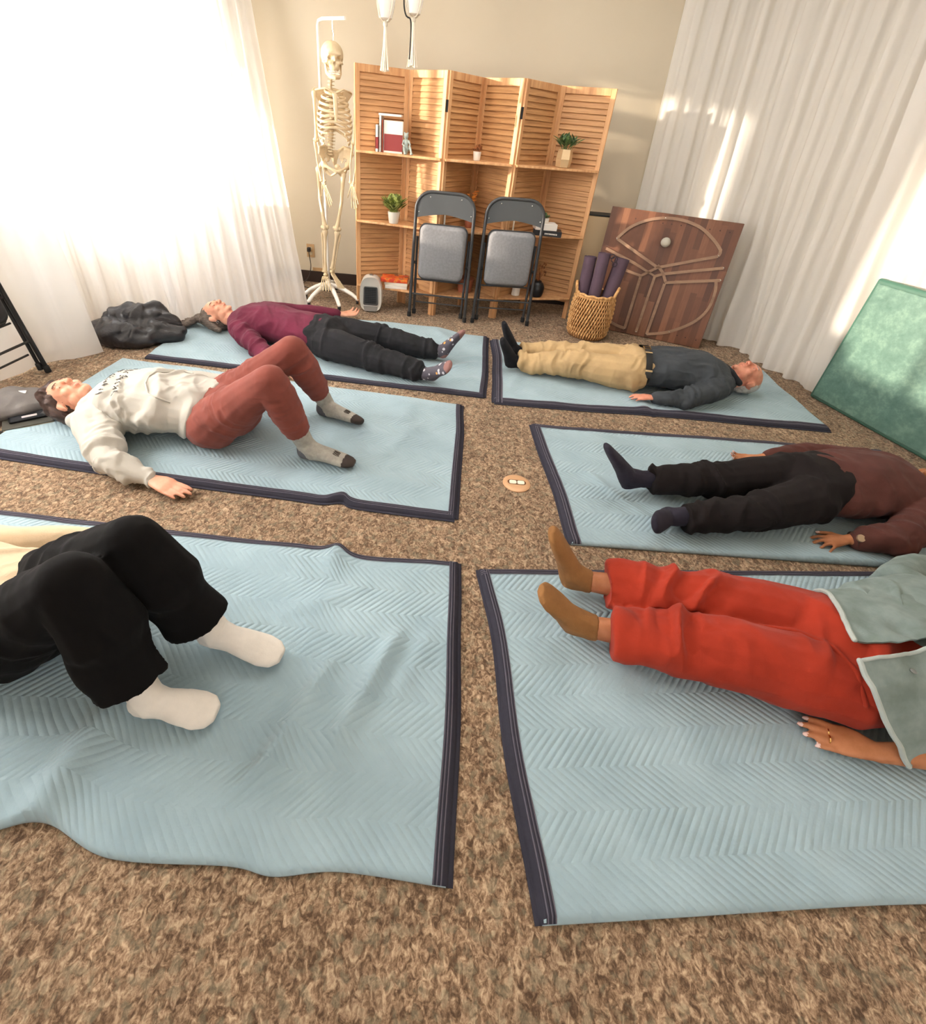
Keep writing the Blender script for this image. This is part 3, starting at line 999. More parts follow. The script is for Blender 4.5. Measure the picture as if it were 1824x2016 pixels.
garment('sweater', g, M_MAROON, pA, fields=[(J['elR'], J['elR'] - J['shR'], .1, .008, 26), (lerp(J['shR'], J['elR'], .3), J['elR'] - J['shR'], .12, .007, 20),
        (lerp(J['hipR'], J['neck'], .4), (1, .6, 0), .22, .006, 16), (lerp(J['neck'], J['hipL'], .2), (0, 1, .3), .15, .005, 14)], base=.004, seed=2)
g = G()
torso(g, J, [(-.13, .16, .085), (-.02, .182, .112), (.12, .176, .112)])
for q in 'RL':
    hp, kn, an = J['hip' + q], J['kn' + q], J['an' + q]
    g.capsule([hp, lerp(hp, kn, .4), kn, lerp(kn, an, .4), lerp(kn, an, .85)], [.108, .104, .084, .078, .062])
garment('trousers', g, M_BLACKP, pA, fields=leg_fields(J, 'R', .010, 20) + leg_fields(J, 'L', .010, 20), base=.004, seed=5)
def dotted(name, base, dots, third):
    M = Mat(name); c = M.coord('Object')
    v = M.node('ShaderNodeTexVoronoi'); M.l.new(c, v.inputs['Vector']); v.inputs['Scale'].default_value = 30
    f = M.ramp(v.outputs['Distance'], [(.26, (1, 1, 1, 1)), (.30, (0, 0, 0, 1))])
    k = M.math('GREATER_THAN', M.sep(v.outputs['Color'])[0], .8)
    M.base(M.mix(f, lin(base), M.mix(k, lin(dots), lin(third)))); M.set(Roughness=.9)
    M.bump(M.noise(c, 300, 2), .2, .002)
    return M.m
M_SOCKA = dotted('grey_dotted_sock', '504c55', 'c8c6cc', 'd39a4e'); M_SOCKA2 = plain('mauve_brown_toe', '8c6560', .9)
for q in 'RL':
    sock(J, q, [M_SOCKA, M_SOCKA2], pA, .10, paint=[(J['he' + q] + A3(0, 0, .0), .035, 1), (J['to' + q] - nrm(J['to' + q] - J['he' + q]) * .005, .048, 1)])
g = G(); hc = J['head']; W = lambda x, y, z: hc + A[0] * x + A[1] * y + A[2] * z
g.ell(W(0, -.030, .030), (.082, .090, .088), A); g.ell(W(0, -.055, .0), (.078, .075, .085), A)
g.ell(W(0, -.06, .075), (.065, .05, .05), A)
for i in range(26):
    rr_ = random.Random(i); y0 = (i - 12.5) / 12.5
    a = W(.06 * y0, -.03 - .03 * rr_.random(), .06 + .02 * rr_.random())
    e = A3(-1.86 - .05 * rr_.random(), 3.27 + y0 * .10 + .04 * rr_.random(), .034)
    m1 = lerp(a, e, .35) + A3(0, 0, .012)
    g.capsule([a, m1, lerp(a, e, .7) * A3(1, 1, 0) + A3(0, 0, .042), e], [.022, .018, .012, .005], n=8)
for q in (-1, 1):
    g.capsule([W(q * .072, -.02, .05), W(q * .085, -.05, .0), W(q * .10, -.085, -.06) * A3(1, 1, 0) + A3(0, 0, .05)], [.022, .03, .02])
garment('hair', g, M_HAIR_A, pA, .006, 1, (), .004, 40, 4, .024)
g = G(); g.tf = None
c0 = W(.084, -.012, -.045)
pts = [c0 + (A[1] * math.cos(t) + A[2] * math.sin(t)) * .009 for t in np.linspace(0, 2 * math.pi, 13)]
g.tube(pts, .0016, 6)
g.obj('earring', plain('silver_metal', 'c9c9c9', .25, 1), pA)

# ---------------------------------------------------------------- B: cream hoodie, knees up
J = dict(head=(-1.775, 1.985, .13), neck=(-1.65, 1.98, .12), shR=(-1.54, 1.80, .12), shL=(-1.57, 2.17, .125), elR=(-1.36, 1.60, .08), wrR=(-1.165, 1.548, .045), tipR=(-.995, 1.495, .030),
         elL=(-1.33, 2.36, .07), wrL=(-1.12, 2.42, .045), tipL=(-.97, 2.46, .035), hipR=(-1.03, 1.89, .125), hipL=(-1.05, 2.12, .125), knR=(-.70, 1.76, .44), knL=(-.70, 2.07, .445),
         anR=(-.60, 1.835, .10), anL=(-.605, 2.24, .095), heR=(-.615, 1.83, .03), toR=(-.375, 1.795, .03), heL=(-.63, 2.22, .03), toL=(-.405, 2.16, .03), kref=(.6, 0, .8))
M_CREAM = cloth('cream_fleece', 'c0bbb1', .06, .95, 300, .25, .3, 9)
M_RUST = cloth('rust_corduroy', '86493f', .12, .85, 300, .2, .3, 8)
pB, A, J = body_mesh('person', J, M_SKIN_FAIR, 'person lying with knees bent up in cream hoodie, rust trousers and grey hiking socks', 1.0, headfwd=(.25, -.10, 1), headup=(-1, -.05, .08), hands=dict(R=dict(curl=.12, spread=.035, thumb=.22, s=1.08)))
g = G()
torso(g, J, [(.02, .185, .105), (.10, .188, .115), (.3, .195, .130), (.55, .195, .135), (.75, .19, .125), (.92, .14, .09, .01), (1.0, .09, .06, .03)])
for q in 'RL':
    sh, el, wr = J['sh' + q], J['el' + q], J['wr' + q]
    g.capsule([lerp(J['neck'], sh, .4), sh, lerp(sh, el, .5), el, lerp(el, wr, .5), lerp(el, wr, .86)], [.075, .082, .074, .066, .058, .040])
    g.capsule([lerp(el, wr, .80), lerp(el, wr, .96)], [.038, .036])
# hood folded behind the neck
nk = J['neck']
g.capsule([nk + A3(.03, -.12, .0), nk + A3(-.04, -.11, -.045), nk + A3(-.05, 0, -.06), nk + A3(-.04, .10, -.045), nk + A3(.03, .12, .0)], [.035, .036, .036, .036, .035])
g.capsule([nk + A3(.03, -.11, .055), nk + A3(.05, 0, .085), nk + A3(.03, .11, .055)], [.024, .022, .024])
# hem band
hem_c = lerp((J['hipR'] + J['hipL']) / 2, nk, .05)
hoodie = garment('hoodie', g, M_CREAM, pB, fields=[(J['elR'], J['elR'] - J['shR'], .12, .012, 20), (lerp(J['elR'], J['wrR'], .7), J['wrR'] - J['elR'], .10, .009, 26),
        (lerp((J['hipR'] + J['hipL']) / 2, nk, .3) + A3(0, -.1, .05), (1, .5, 0), .20, .010, 13), (lerp((J['hipR'] + J['hipL']) / 2, nk, .6) + A3(0, -.13, 0), (.8, -.6, 0), .16, .009, 15), (A3(-1.42, 1.84, .2), (1, .8, 0), .16, .008, 16), (A3(-1.2, 2.05, .25), (1, -.4, 0), .14, .007, 18)], base=.006, freq=8, seed=12)
# kangaroo pocket edge and printed strokes lie on the hoodie
def on_surface(o):
    me = o.data; off = WOFF[o.name]
    tree = BVHTree.FromPolygons([tuple(Vector(v.co) + off) for v in me.vertices], [tuple(p.vertices) for p in me.polygons])
    def f(x, y, lift=.001):
        r = tree.ray_cast(Vector((x, y, 1.0)), Vector((0, 0, -1)))
        return A3(*r[0]) + A3(*r[1]) * lift if r[0] is not None else None
    return f
surf = on_surface(hoodie)
g = G(); rs = np.random.RandomState(3)
pc = (J['hipR'] + J['hipL']) / 2
def stroke(p, q, w, g=g):
    P = [surf(*lerp(p, q, t), .0012) for t in np.linspace(0, 1, 9)]
    P = [x + A3(0, 0, .0015) for x in P if x is not None]
    if len(P) > 1: g.loft(P, [(w, .0009)] * len(P), (0, 0, 1), 6)
for row, (x0, n, h, yw) in enumerate([(-1.520, 12, .022, .13), (-1.468, 9, .032, .12)]):
    for k in range(n):
        y = 1.98 - yw + 2 * yw * k / (n - 1)
        x = x0 + .9 * (y - 1.98) ** 2
        for j in range(3):
            a = (x + rs.uniform(-.3, .3) * h, y + rs.uniform(-.4, .4) * .018); b = (a[0] + rs.uniform(-.7, .7) * h, a[1] + rs.uniform(-.6, .6) * .02)
            stroke(a, b, .0026)
g.obj('printed_lettering', plain('faded_black_print', '4b4744', .9), hoodie)['label'] = 'small faded black print across the chest'
g = G()
P = [surf(x, y, .002) for x, y in [(-1.20, 1.86), (-1.25, 1.845), (-1.30, 1.87), (-1.34, 1.93)]]
g.tube([p for p in P if p is not None], .004, 8)
P = [surf(x, y, .002) for x, y in [(-1.20, 2.09), (-1.25, 2.11), (-1.30, 2.08), (-1.34, 2.02)]]
g.tube([p for p in P if p is not None], .004, 8)
P = [surf(x, y, .002) for x, y in [(-1.34, 1.93), (-1.345, 1.975), (-1.34, 2.02)]]
g.tube([p for p in P if p is not None], .004, 8)
g.obj('pocket_hem', M_CREAM, hoodie)
g = G()
torso(g, J, [(-.14, .15, .09), (-.02, .182, .118), (.10, .176, .112)])
for q in 'RL':
    hp, kn, an = J['hip' + q], J['kn' + q], J['an' + q]
    g.capsule([hp + A3(-.02, 0, -.005), lerp(hp, kn, .35), lerp(hp, kn, .72), kn], [.120, .105, .083, .070], (.6, 0, .8))
    g.capsule([kn, lerp(kn, an, .35), lerp(kn, an, .62)], [.070, .074, .062], (1, 0, .3))
    g.loft([lerp(kn, an, .5), lerp(kn, an, .80)], [.066, .056], (1, 0, .3), 16)
FB = []
for q in 'RL':
    hp, kn, an = J['hip' + q], J['kn' + q], J['an' + q]
    FB += [(lerp(hp, kn, .25), kn - hp, .15, .006, 20), (kn + A3(.03, 0, -.09), an - kn, .09, .006, 22), (lerp(kn, an, .75), an - kn, .08, .004, 26)]
garment('trousers', g, M_RUST, pB, fields=FB, base=.003, seed=15)
M_SOCKB = cloth('heathered_grey_sock', 'aca79d', .14, .95, 300, .35, .2, 40); M_SOCKB2 = plain('dark_grey_heel', '5c5c60', .95); M_SOCKB3 = plain('dark_brown_toe', '3b312c', .95)
for q in 'RL':
    t = nrm(J['to' + q] - J['he' + q])
    so = sock(J, q, [M_SOCKB, M_SOCKB2, M_SOCKB3], pB, .13, .006, cuff_r=.050,
         paint=[((lambda fc, h=J['he' + q], t=t: (fc[:, 2] < .030) | (np.linalg.norm(fc - h - A3(0, 0, .012), axis=1) < .048)), 1),
                ((lambda fc, h=J['to' + q], t=t: (fc - h) @ t > -.038), 2)])
    sf = on_surface(so); g = G(); m = J['to' + q] - t * .075; sd = np.cross(t, (0, 0, 1))
    for k in (-1, 0, 1):
        c = m + sd * .011 * k; L_ = .010 if k else .006
        ring = [sf(c[0] + t[0] * .014 * math.cos(a) + sd[0] * .0035 * math.sin(a), c[1] + t[1] * .014 * math.cos(a) + sd[1] * .0035 * math.sin(a), .001) for a in np.linspace(0, 2 * math.pi, 11)]
        ring = [r for r in ring if r is not None]
        if len(ring) > 3: g.tube(ring, .0014, 6)
    g.obj('knitted_mark', M_SOCKB3, so)
g = G(); hc = J['head']; W = lambda x, y, z: hc + A[0] * x + A[1] * y + A[2] * z
g.ell(W(0, -.028, .036), (.086, .094, .092), A); g.ell(W(0, -.06, .01), (.084, .07, .09), A); g.ell(W(0, .01, .085), (.068, .055, .040), A)
for q in (-1, 1):
    g.capsule([W(q * .070, .005, .045), W(q * .084, -.03, .01), W(q * .08, -.07, -.03)], [.024, .028, .03])
garment('hair', g, M_HAIR_B, pB, .006, 2, [(W(0, 0, .05), A[0], .15, .004, 60)], .005, 26, 6, .022)

# ---------------------------------------------------------------- C: man in khaki, far right
J = dict(head=(1.965, 3.005, .135), neck=(1.83, 2.96, .125), shL=(1.70, 2.80, .125), shR=(1.76, 3.15, .13), elL=(1.47, 2.715, .075), wrL=(1.31, 2.735, .055), tipL=(1.155, 2.74, .05),
         elR=(1.50, 3.33, .09), wrR=(1.28, 3.40, .06), tipR=(1.12, 3.42, .05), hipL=(1.22, 2.92, .12), hipR=(1.26, 3.12, .12), knL=(.82, 2.98, .125), knR=(.86, 3.14, .13),
         anL=(.48, 3.02, .085), anR=(.50, 3.18, .09), heL=(.41, 3.03, .055), toL=(.345, 3.00, .23), heR=(.43, 3.18, .06), toR=(.355, 3.14, .29))
M_KHAKI = cloth('khaki_cotton', 'c6a87c', .12, .85, 380, .15, .1, 8); M_CHARCOAL = cloth('charcoal_knit', '45494d', .14, .9, 300, .2, .2, 9)
pC, A, J = body_mesh('person', J, M_SKIN_RUDDY, 'older man lying on the back in khaki trousers, black belt and charcoal jumper', 1.03, headfwd=(-.18, -.16, 1), headup=(1, .12, .05), brow=M_BROW_GREY, hands=dict(L=dict(curl=.25, spread=.08)))
g = G()
torso(g, J, [(.08, .170, .105), (.25, .175, .120), (.5, .180, .128), (.72, .185, .125), (.9, .15, .095, .01), (1.0, .08, .06, .03)])
for q in 'RL':
    sh, el, wr = J['sh' + q], J['el' + q], J['wr' + q]
    g.capsule([lerp(J['neck'], sh, .4), sh, lerp(sh, el, .5), el, lerp(el, wr, .5), lerp(el, wr, .92)], [.07, .078, .068, .060, .052, .040])
pc = (J['hipR'] + J['hipL']) / 2
garment('jumper', g, M_CHARCOAL, pC, fields=[(J['elL'], J['elL'] - J['shL'], .1, .008, 26), (lerp(pc, J['neck'], .3) + A3(0, -.08, .1), (.15, 1, 0), .28, .007, 20), (J['shL'], (1, .5, 0), .12, .006, 20)], base=.004, seed=22)
g = G()
g.capsule([J['neck'] + A3(.03, -.085, .02), J['neck'] + A3(-.02, -.05, .07), J['neck'] + A3(-.02, .05, .07), J['neck'] + A3(.03, .085, .02), J['neck'] + A3(.05, 0, -.03)], [.020, .018, .018, .02, .02])
garment('collar', g, plain('black_collar_cloth', '202126', .9), pC, .005, 2, (), .002, 14, 2)
g = G()
torso(g, J, [(-.14, .14, .085), (-.02, .172, .115), (.14, .168, .112)])
for q in 'RL':
    hp, kn, an = J['hip' + q], J['kn' + q], J['an' + q]
    g.capsule([hp, lerp(hp, kn, .4), kn, lerp(kn, an, .4)], [.112, .103, .082, .076])
    g.loft([lerp(kn, an, .3), lerp(kn, an, .65), lerp(kn, an, .94)], [.078, .070, .064], n=18)
garment('trousers', g, M_KHAKI, pC, fields=leg_fields(J, 'R', .017, 17) + leg_fields(J, 'L', .017, 17), base=.005, seed=25)
g = G(); ax = nrm(J['neck'] - pc); side = nrm(J['shL'] - J['shR']); side = nrm(side - ax * (side @ ax))
c0 = lerp(pc, J['neck'], .075); c0[2] = MF + .115
th = np.linspace(0, 2 * math.pi, 41)
for w, r1, r2 in ((.019, .182, .124),):
    P = [c0 + side * r1 * math.cos(t) + A3(0, 0, 1) * r2 * math.sin(t) for t in th]
    P = [np.array([p[0], p[1], max(p[2], MF)]) for p in P]
    V = []; F = []
    for i, p in enumerate(P):
        o_ = nrm((p - c0) * A3(1, 1, 1))
        for a, b in ((-w, 0), (w, 0), (w, .004), (-w, .004)): V.append(p + ax * a + o_ * b)
    n_ = len(P)
    for i in range(n_ - 1):
        for k in range(4):
            F.append((i * 4 + k, i * 4 + (k + 1) % 4, (i + 1) * 4 + (k + 1) % 4, (i + 1) * 4 + k))
    g.add(V, F)
belt = g.obj('belt', plain('black_leather', '191919', .4), pC, sharp=50)
g = G()
for a_ in (20, 70, 125):
    t = math.radians(a_)
    p = c0 + side * .182 * math.cos(t) + A3(0, 0, 1) * .124 * math.sin(t); o_ = nrm(A3(0, 0, 1) * math.sin(t) / .124 + side * math.cos(t) / .182)
    g = G(); g.bar(p - ax * .021 + o_ * .004, p + ax * .021 + o_ * .004, .011, .004, tuple(o_)); g.obj('belt_loop', M_KHAKI, belt)
g = G(); p = c0 + A3(0, 0, .126)
g.bar(p - ax * .022 - side * .018, p + ax * .022 - side * .018, .004, .004); g.bar(p - ax * .022 + side * .018, p + ax * .022 + side * .018, .004, .004)
g.bar(p - side * .02 - ax * .02, p - side * -.02 - ax * .02, .004, .004); g.bar(p - side * .02 + ax * .02, p + side * .02 + ax * .02, .004, .004)
g.obj('buckle', plain('brass_metal', 'c4a25c', .3, 1), belt)
M_BSOCK = cloth('black_sock_knit', '1d1d21', .15, .9, 300, .3, .2, 20)
for q in 'RL': sock(J, q, M_BSOCK, pC, .12, .006, cuff_r=.056)
g = G(); hc = J['head']; W = lambda x, y, z: hc + (A[0] * x + A[1] * y + A[2] * z) * 1.03
g.ell(W(0, -.038, .030), (.0775, .080, .083), A); g.ell(W(0, -.05, -.01), (.072, .058, .062), A)
garment('hair', g, M_HAIR_C, pC, .005, 1, (), .003, 50, 4, .024)

# ---------------------------------------------------------------- D: black trousers, brown top, right edge
J = dict(head=(2.36, 1.93, .135), neck=(2.22, 1.90, .125), shL=(2.10, 1.70, .125), shR=(2.10, 2.08, .125), elL=(1.94, 1.56, .085), wrL=(1.745, 1.57, .055), tipL=(1.60, 1.55, .038),
         elR=(1.90, 2.17, .085), wrR=(1.67, 2.15, .055), tipR=(1.49, 2.125, .045), hipL=(1.68, 1.75, .12), hipR=(1.70, 1.93, .12), knL=(1.34, 1.62, .11), knR=(1.26, 1.82, .12),
         anL=(1.01, 1.575, .085), anR=(.94, 1.81, .095), heL=(.98, 1.635, .045), toL=(.885, 1.50, .10), heR=(.865, 1.80, .045), toR=(.715, 1.775, .265))
M_BROWN = cloth('brown_fleece', '59352f', .15, .95, 260, .25, .3, 9); M_SLATE = cloth('charcoal_black_sock', '322f3a', .12, .9, 300, .3, .2, 20)
M_BLACK2 = cloth('soft_black_cloth', '211c1c', .15, .95, 400, .2, .08, 9)
pD, A, J = body_mesh('person', J, M_SKIN_BROWN, 'person at the right edge lying in black trousers, brown top and dark watch', 1.0, headfwd=(-.15, -.1, 1), headup=(1, .1, .1), nails=True,
                     hands=dict(L=dict(curl=.42, spread=.26, thumb=1.0, s=1.05, flip=1), R=dict(back=(0, 0, -1), curl=.35)))
pc = (J['hipR'] + J['hipL']) / 2
g = G()
torso(g, J, [(.12, .180, .115), (.3, .185, .125), (.55, .19, .128), (.75, .19, .122), (.92, .15, .09, .01), (1.0, .08, .06, .02)])
for q in 'RL':
    sh, el, wr = J['sh' + q], J['el' + q], J['wr' + q]
    g.capsule([lerp(J['neck'], sh, .4), sh, lerp(sh, el, .5), el, lerp(el, wr, .5), lerp(el, wr, .78)], [.07, .080, .072, .066, .056, .044])
garment('top', g, M_BROWN, pD, fields=[(J['elL'], J['elL'] - J['shL'], .12, .009, 22), (lerp(pc, J['neck'], .35), (1, .7, 0), .25, .009, 12)], base=.005, seed=32)
g = G()
torso(g, J, [(-.15, .14, .085), (-.02, .178, .118), (.2, .174, .116)])
for q in 'RL':
    hp, kn, an = J['hip' + q], J['kn' + q], J['an' + q]
    g.capsule([hp, lerp(hp, kn, .4), kn, lerp(kn, an, .4)], [.112, .098, .076, .070])
    g.loft([lerp(kn, an, .3), lerp(kn, an, .62), lerp(kn, an, .88)], [.072, .066, .060], n=18)
garment('trousers', g, M_BLACK2, pD, fields=leg_fields(J, 'R', .012, 16) + leg_fields(J, 'L', .012, 16), base=.005, seed=35)
for q in 'RL': sock(J, q, M_SLATE, pD, .12, .004)
g = G(); hc = J['head']; W = lambda x, y, z: hc + A[0] * x + A[1] * y + A[2] * z
g.ell(W(0, -.03, .036), (.086, .094, .092), A); g.ell(W(0, -.06, .01), (.084, .07, .09), A)
garment('hair', g, M_HAIR_D, pD, .006, 2, (), .005, 30, 6, .022)
def watch(parent, wr, el, t=.12, r=.0335):
    c = lerp(wr, el, t); ax = nrm(el - wr); g = G()
    sd = nrm(np.cross(ax, (0, 0, 1))); up = np.cross(sd, ax)
    P = [c + sd * r * 1.05 * math.cos(a) + up * (r * .88) * math.sin(a) for a in np.linspace(0, 2 * math.pi, 25)]
    V = []; F = []
    for p in P:
        o_ = nrm(p - c)
        for a, b in ((-.009, 0), (.009, 0), (.009, .0025), (-.009, .0025)): V.append(p + ax * a + o_ * b)
    for i in range(24):
        for k in range(4): F.append((i * 4 + k, i * 4 + (k + 1) % 4, (i + 1) * 4 + (k + 1) % 4, (i + 1) * 4 + k))
    g.add(V, F)
    w = thing('wristwatch', 'dark wristwatch with a pale case at the cuff of the brown top', 'watch', tuple(c))
    g.obj('strap', plain('dark_strap', '3a332e', .5), w)
    n_ = nrm(up * .8 - sd * .6 * (1 if sd[1] > 0 else -1)); p = c + n_ * (r + .001)
    g = G(); g.loft([p, p + n_ * .007], [.016, .015], tuple(ax), 20)
    g.obj('watch_case', plain('pale_gold_metal', 'c9b39a', .3, .8), w)
watch(pD, J['wrL'], J['elL'])

# ---------------------------------------------------------------- E: orange-red trousers, denim shirt, near right
J = dict(head=(1.98, 1.17, .135), neck=(1.83, 1.12, .125), shL=(1.74, .92, .12), shR=(1.68, 1.28, .12), elL=(1.50, .70, .075), wrL=(1.255, .705, .055), tipL=(1.085, .765, .04),
         elR=(1.92, 1.42, .085), wrR=(2.13, 1.46, .06), tipR=(2.30, 1.46, .04), hipL=(1.26, .86, .12), hipR=(1.24, 1.05, .12), knL=(.87, .93, .125), knR=(.90, 1.115, .13),
         anL=(.54, 1.0, .08), anR=(.56, 1.185, .085), heL=(.465, 1.015, .05), toL=(.355, 1.025, .19), heR=(.49, 1.20, .05), toR=(.40, 1.225, .26))
M_RED = cloth('orange_red_fleece', 'a33522', .12, .95, 300, .25, .35, 6); M_DENIM = cloth('washed_grey_denim', '8b9997', .22, .9, 500, .3, .1, 12, col2='75837f')
M_HEM = cloth('pale_denim_hem', 'b4bdb9', .1, .9, 500, .3, .1, 12)
M_TAN = cloth('tan_ribbed_sock', '93683f', .10, .95, 300, .4, .2, 20)
pE, A, J = body_mesh('person', J, M_SKIN_BROWN, 'person in orange-red trousers, open grey denim shirt and tan ankle socks, arm at the side', 1.0, headfwd=(0, 0, 1), headup=(1, .1, .1), nails=True,
                     hands=dict(L=dict(curl=.16, spread=.05, thumb=.25, back=(0, -.15, 1))))
pc = (J['hipR'] + J['hipL']) / 2
g = G()
torso(g, J, [(-.15, .15, .09), (-.02, .180, .125), (.25, .172, .118), (.5, .165, .115), (.7, .16, .11)])
for q in 'RL':
    hp, kn, an = J['hip' + q], J['kn' + q], J['an' + q]
    g.capsule([hp, lerp(hp, kn, .4), kn], [.118, .112, .098])
    g.loft([lerp(hp, kn, .8), kn, lerp(kn, an, .45), lerp(kn, an, .80)], [(.090, .086), (.096, .084), (.094, .074), (.092, .066)], n=20)
FE = []
for q in 'RL':
    hp, kn, an = J['hip' + q], J['kn' + q], J['an' + q]
    FE += [(kn + A3(-.06, 0, .05), nrm(kn - hp) + A3(0, .35, 0), .11, .016, 14), (lerp(kn, an, .6), nrm(kn - hp) + A3(0, -.5, 0), .12, .010, 11), (lerp(hp, kn, .5), (1, .3, 0), .14, .005, 9)]
FE += [(pc + A3(-.03, -.08, .1), (.9, -.35, 0), .13, .009, 9)]
red = garment('trousers', g, M_RED, pE, fields=FE, base=.004, seed=42, voxel=.006)
sr = on_surface(red)
g = G()
P = [sr(x, y, .0) for x, y in [(1.02, .985), (1.10, .955), (1.165, .90), (1.195, .83), (1.205, .765), (1.20, .73)]]
P = [p for p in P if p is not None]
if len(P) > 3: g.capsule(P, [.004, .007, .008, .008, .007, .005], n=10)
g.obj('seam', M_RED, red)
g = G()
torso(g, J, [(.36, .185, .125), (.5, .19, .13), (.72, .19, .125), (.92, .15, .09, .01), (1.0, .08, .06, .02)])
for q in 'RL':
    sh, el, wr = J['sh' + q], J['el' + q], J['wr' + q]
    g.capsule([lerp(J['neck'], sh, .4), sh, lerp(sh, el, .55), lerp(sh, el, .8)], [.07, .078, .068, .060])
# open front panels spreading over the hips
def flap(g, rows, th=.006):
    """rows: list of rows of (x, y, z); makes a thin draped slab"""
    R = np.array(rows, float); m, n = R.shape[:2]
    V = [tuple(p) for p in R.reshape(-1, 3)] + [tuple(p - A3(0, 0, th)) for p in R.reshape(-1, 3)]
    F = []; K = m * n
    for j in range(m - 1):
        for i in range(n - 1):
            a = j * n + i
            F.append((a, a + 1, a + n + 1, a + n)); F.append((K + a + n, K + a + n + 1, K + a + 1, K + a))
    ring = [i for i in range(n)] + [j * n + n - 1 for j in range(1, m)] + [(m - 1) * n + i for i in range(n - 2, -1, -1)] + [j * n for j in range(m - 2, 0, -1)]
    for k in range(len(ring)):
        a, b = ring[k], ring[(k + 1) % len(ring)]
        F.append((b, a, K + a, K + b))
    g.add(V, F)
near = [[(1.155, .815, .275), (1.26, .835, .285), (1.36, .865, .29), (1.50, .90, .29)],
        [(1.175, .765, .255), (1.27, .785, .262), (1.37, .80, .268), (1.52, .83, .27)],
        [(1.215, .725, .19), (1.29, .735, .20), (1.39, .745, .205), (1.53, .77, .215)],
        [(1.27, .690, .115), (1.33, .700, .115), (1.41, .705, .12), (1.54, .73, .12)],
        [(1.31, .672, .065), (1.35, .68, .06), (1.43, .69, .06), (1.55, .70, .07)]]
far = [[(1.205, .895, .27), (1.30, .88, .285), (1.38, .90, .29), (1.50, .92, .29)],
       [(1.215, .96, .272), (1.30, .96, .28), (1.40, .98, .285), (1.50, 1.0, .285)],
       [(1.235, 1.03, .25), (1.31, 1.04, .262), (1.40, 1.06, .265), (1.50, 1.08, .265)],
       [(1.265, 1.09, .205), (1.33, 1.11, .21), (1.41, 1.13, .21), (1.50, 1.15, .21)],
       [(1.29, 1.16, .10), (1.35, 1.18, .09), (1.42, 1.2, .09), (1.50, 1.21, .09)]]
def refine(R, k=4):
    R = np.array(R, float)
    for ax_ in (0, 1):
        m = R.shape[ax_]; xs = np.linspace(0, m - 1, (m - 1) * k + 1)
        R = np.apply_along_axis(lambda v: np.interp(xs, np.arange(m), v), ax_, R)
    return R
garment('denim_shirt', g, M_DENIM, pE, fields=[((1.33, 1.02, .28), (1, -.4, 0), .16, .010, 20), ((1.4, .8, .2), (.5, 1, 0), .15, .004, 14)], base=.003, freq=16, seed=45, voxel=.005, smooth=2, label='faded grey denim shirt hanging open over the hips')
tr_ = BVHTree.FromPolygons([tuple(Vector(v.co) + WOFF[red.name]) for v in red.data.vertices], [tuple(p.vertices) for p in red.data.polygons])
for rows, lb in ((near, 'denim front panel nearer the camera'), (far, 'crumpled denim front panel farther from the camera')):
    R = refine(rows, 6); sh_ = R.shape; q = R.reshape(-1, 3)
    q[:, 2] += .012 * vnoise(q * A3(1, 1, 0), 17, 4) + .006 * vnoise(q * A3(1, 1, 0), 38, 6)
    for p in q:
        r = tr_.ray_cast(Vector((p[0], p[1], 1)), Vector((0, 0, -1)))
        if r[0] is not None: p[2] = max(p[2], r[0][2] + .010)
        p[2] = max(p[2], MF + .012)
    R = q.reshape(sh_); g = G(); flap(g, R if rows is near else R[::-1], .007)
    fp = g.obj('shirt_front', M_DENIM, pE, sharp=60); fp['label'] = lb
    g = G(); g.capsule([tuple(p) for p in R[:, 0]], [.007] * sh_[0], n=8); g.obj('rolled_hem', M_HEM, fp)
    if rows is near:
        g = G(); g.capsule([tuple(p) for p in R[0]], [.005] * sh_[1], n=8); g.obj('placket_edge', M_HEM, fp)
        for cx in (.0,):
            c_ = R[4, 8]; g = G(); g.ell(c_ + A3(0, 0, .004), (.008, .008, .003)); g.obj('button', plain('pewter_button', '8d9292', .4, .6), fp)
for q in 'RL': sock(J, q, M_TAN, pE, .015, .005, cuff_r=.041)
def ring(parent, c, ax, r):
    g = G(); sd = nrm(np.cross(ax, (0, 0, 1))); up = np.cross(sd, ax)
    g.tube([c + sd * r * math.cos(a) + up * r * math.sin(a) for a in np.linspace(0, 2 * math.pi, 17)], .0022, 8)
    return g
ax = nrm(J['tipL'] - J['wrL']); sdv = nrm(np.cross(ax, (0, 0, 1)))
for k, off in enumerate((.0095, -.0105)):
    for sgn in (1,):
        c = J['wrL'] + ax * .112 + sdv * off
        tag(ring(None, c + A3(0, 0, .001), ax, .0102).obj('finger_ring', plain('gold_metal', 'd8b070', .25, 1)),
            ['gold ring on the finger nearer the orange-red trousers', 'gold ring on the finger farther from the orange-red trousers'][k], 'ring')
g = G(); hc = J['head']; W = lambda x, y, z: hc + A[0] * x + A[1] * y + A[2] * z
g.ell(W(0, -.03, .036), (.086, .094, .092), A); g.ell(W(0, -.06, .01), (.084, .07, .09), A)
garment('hair', g, M_HAIR_D, pE, .006, 2, (), .005, 30, 6, .022)

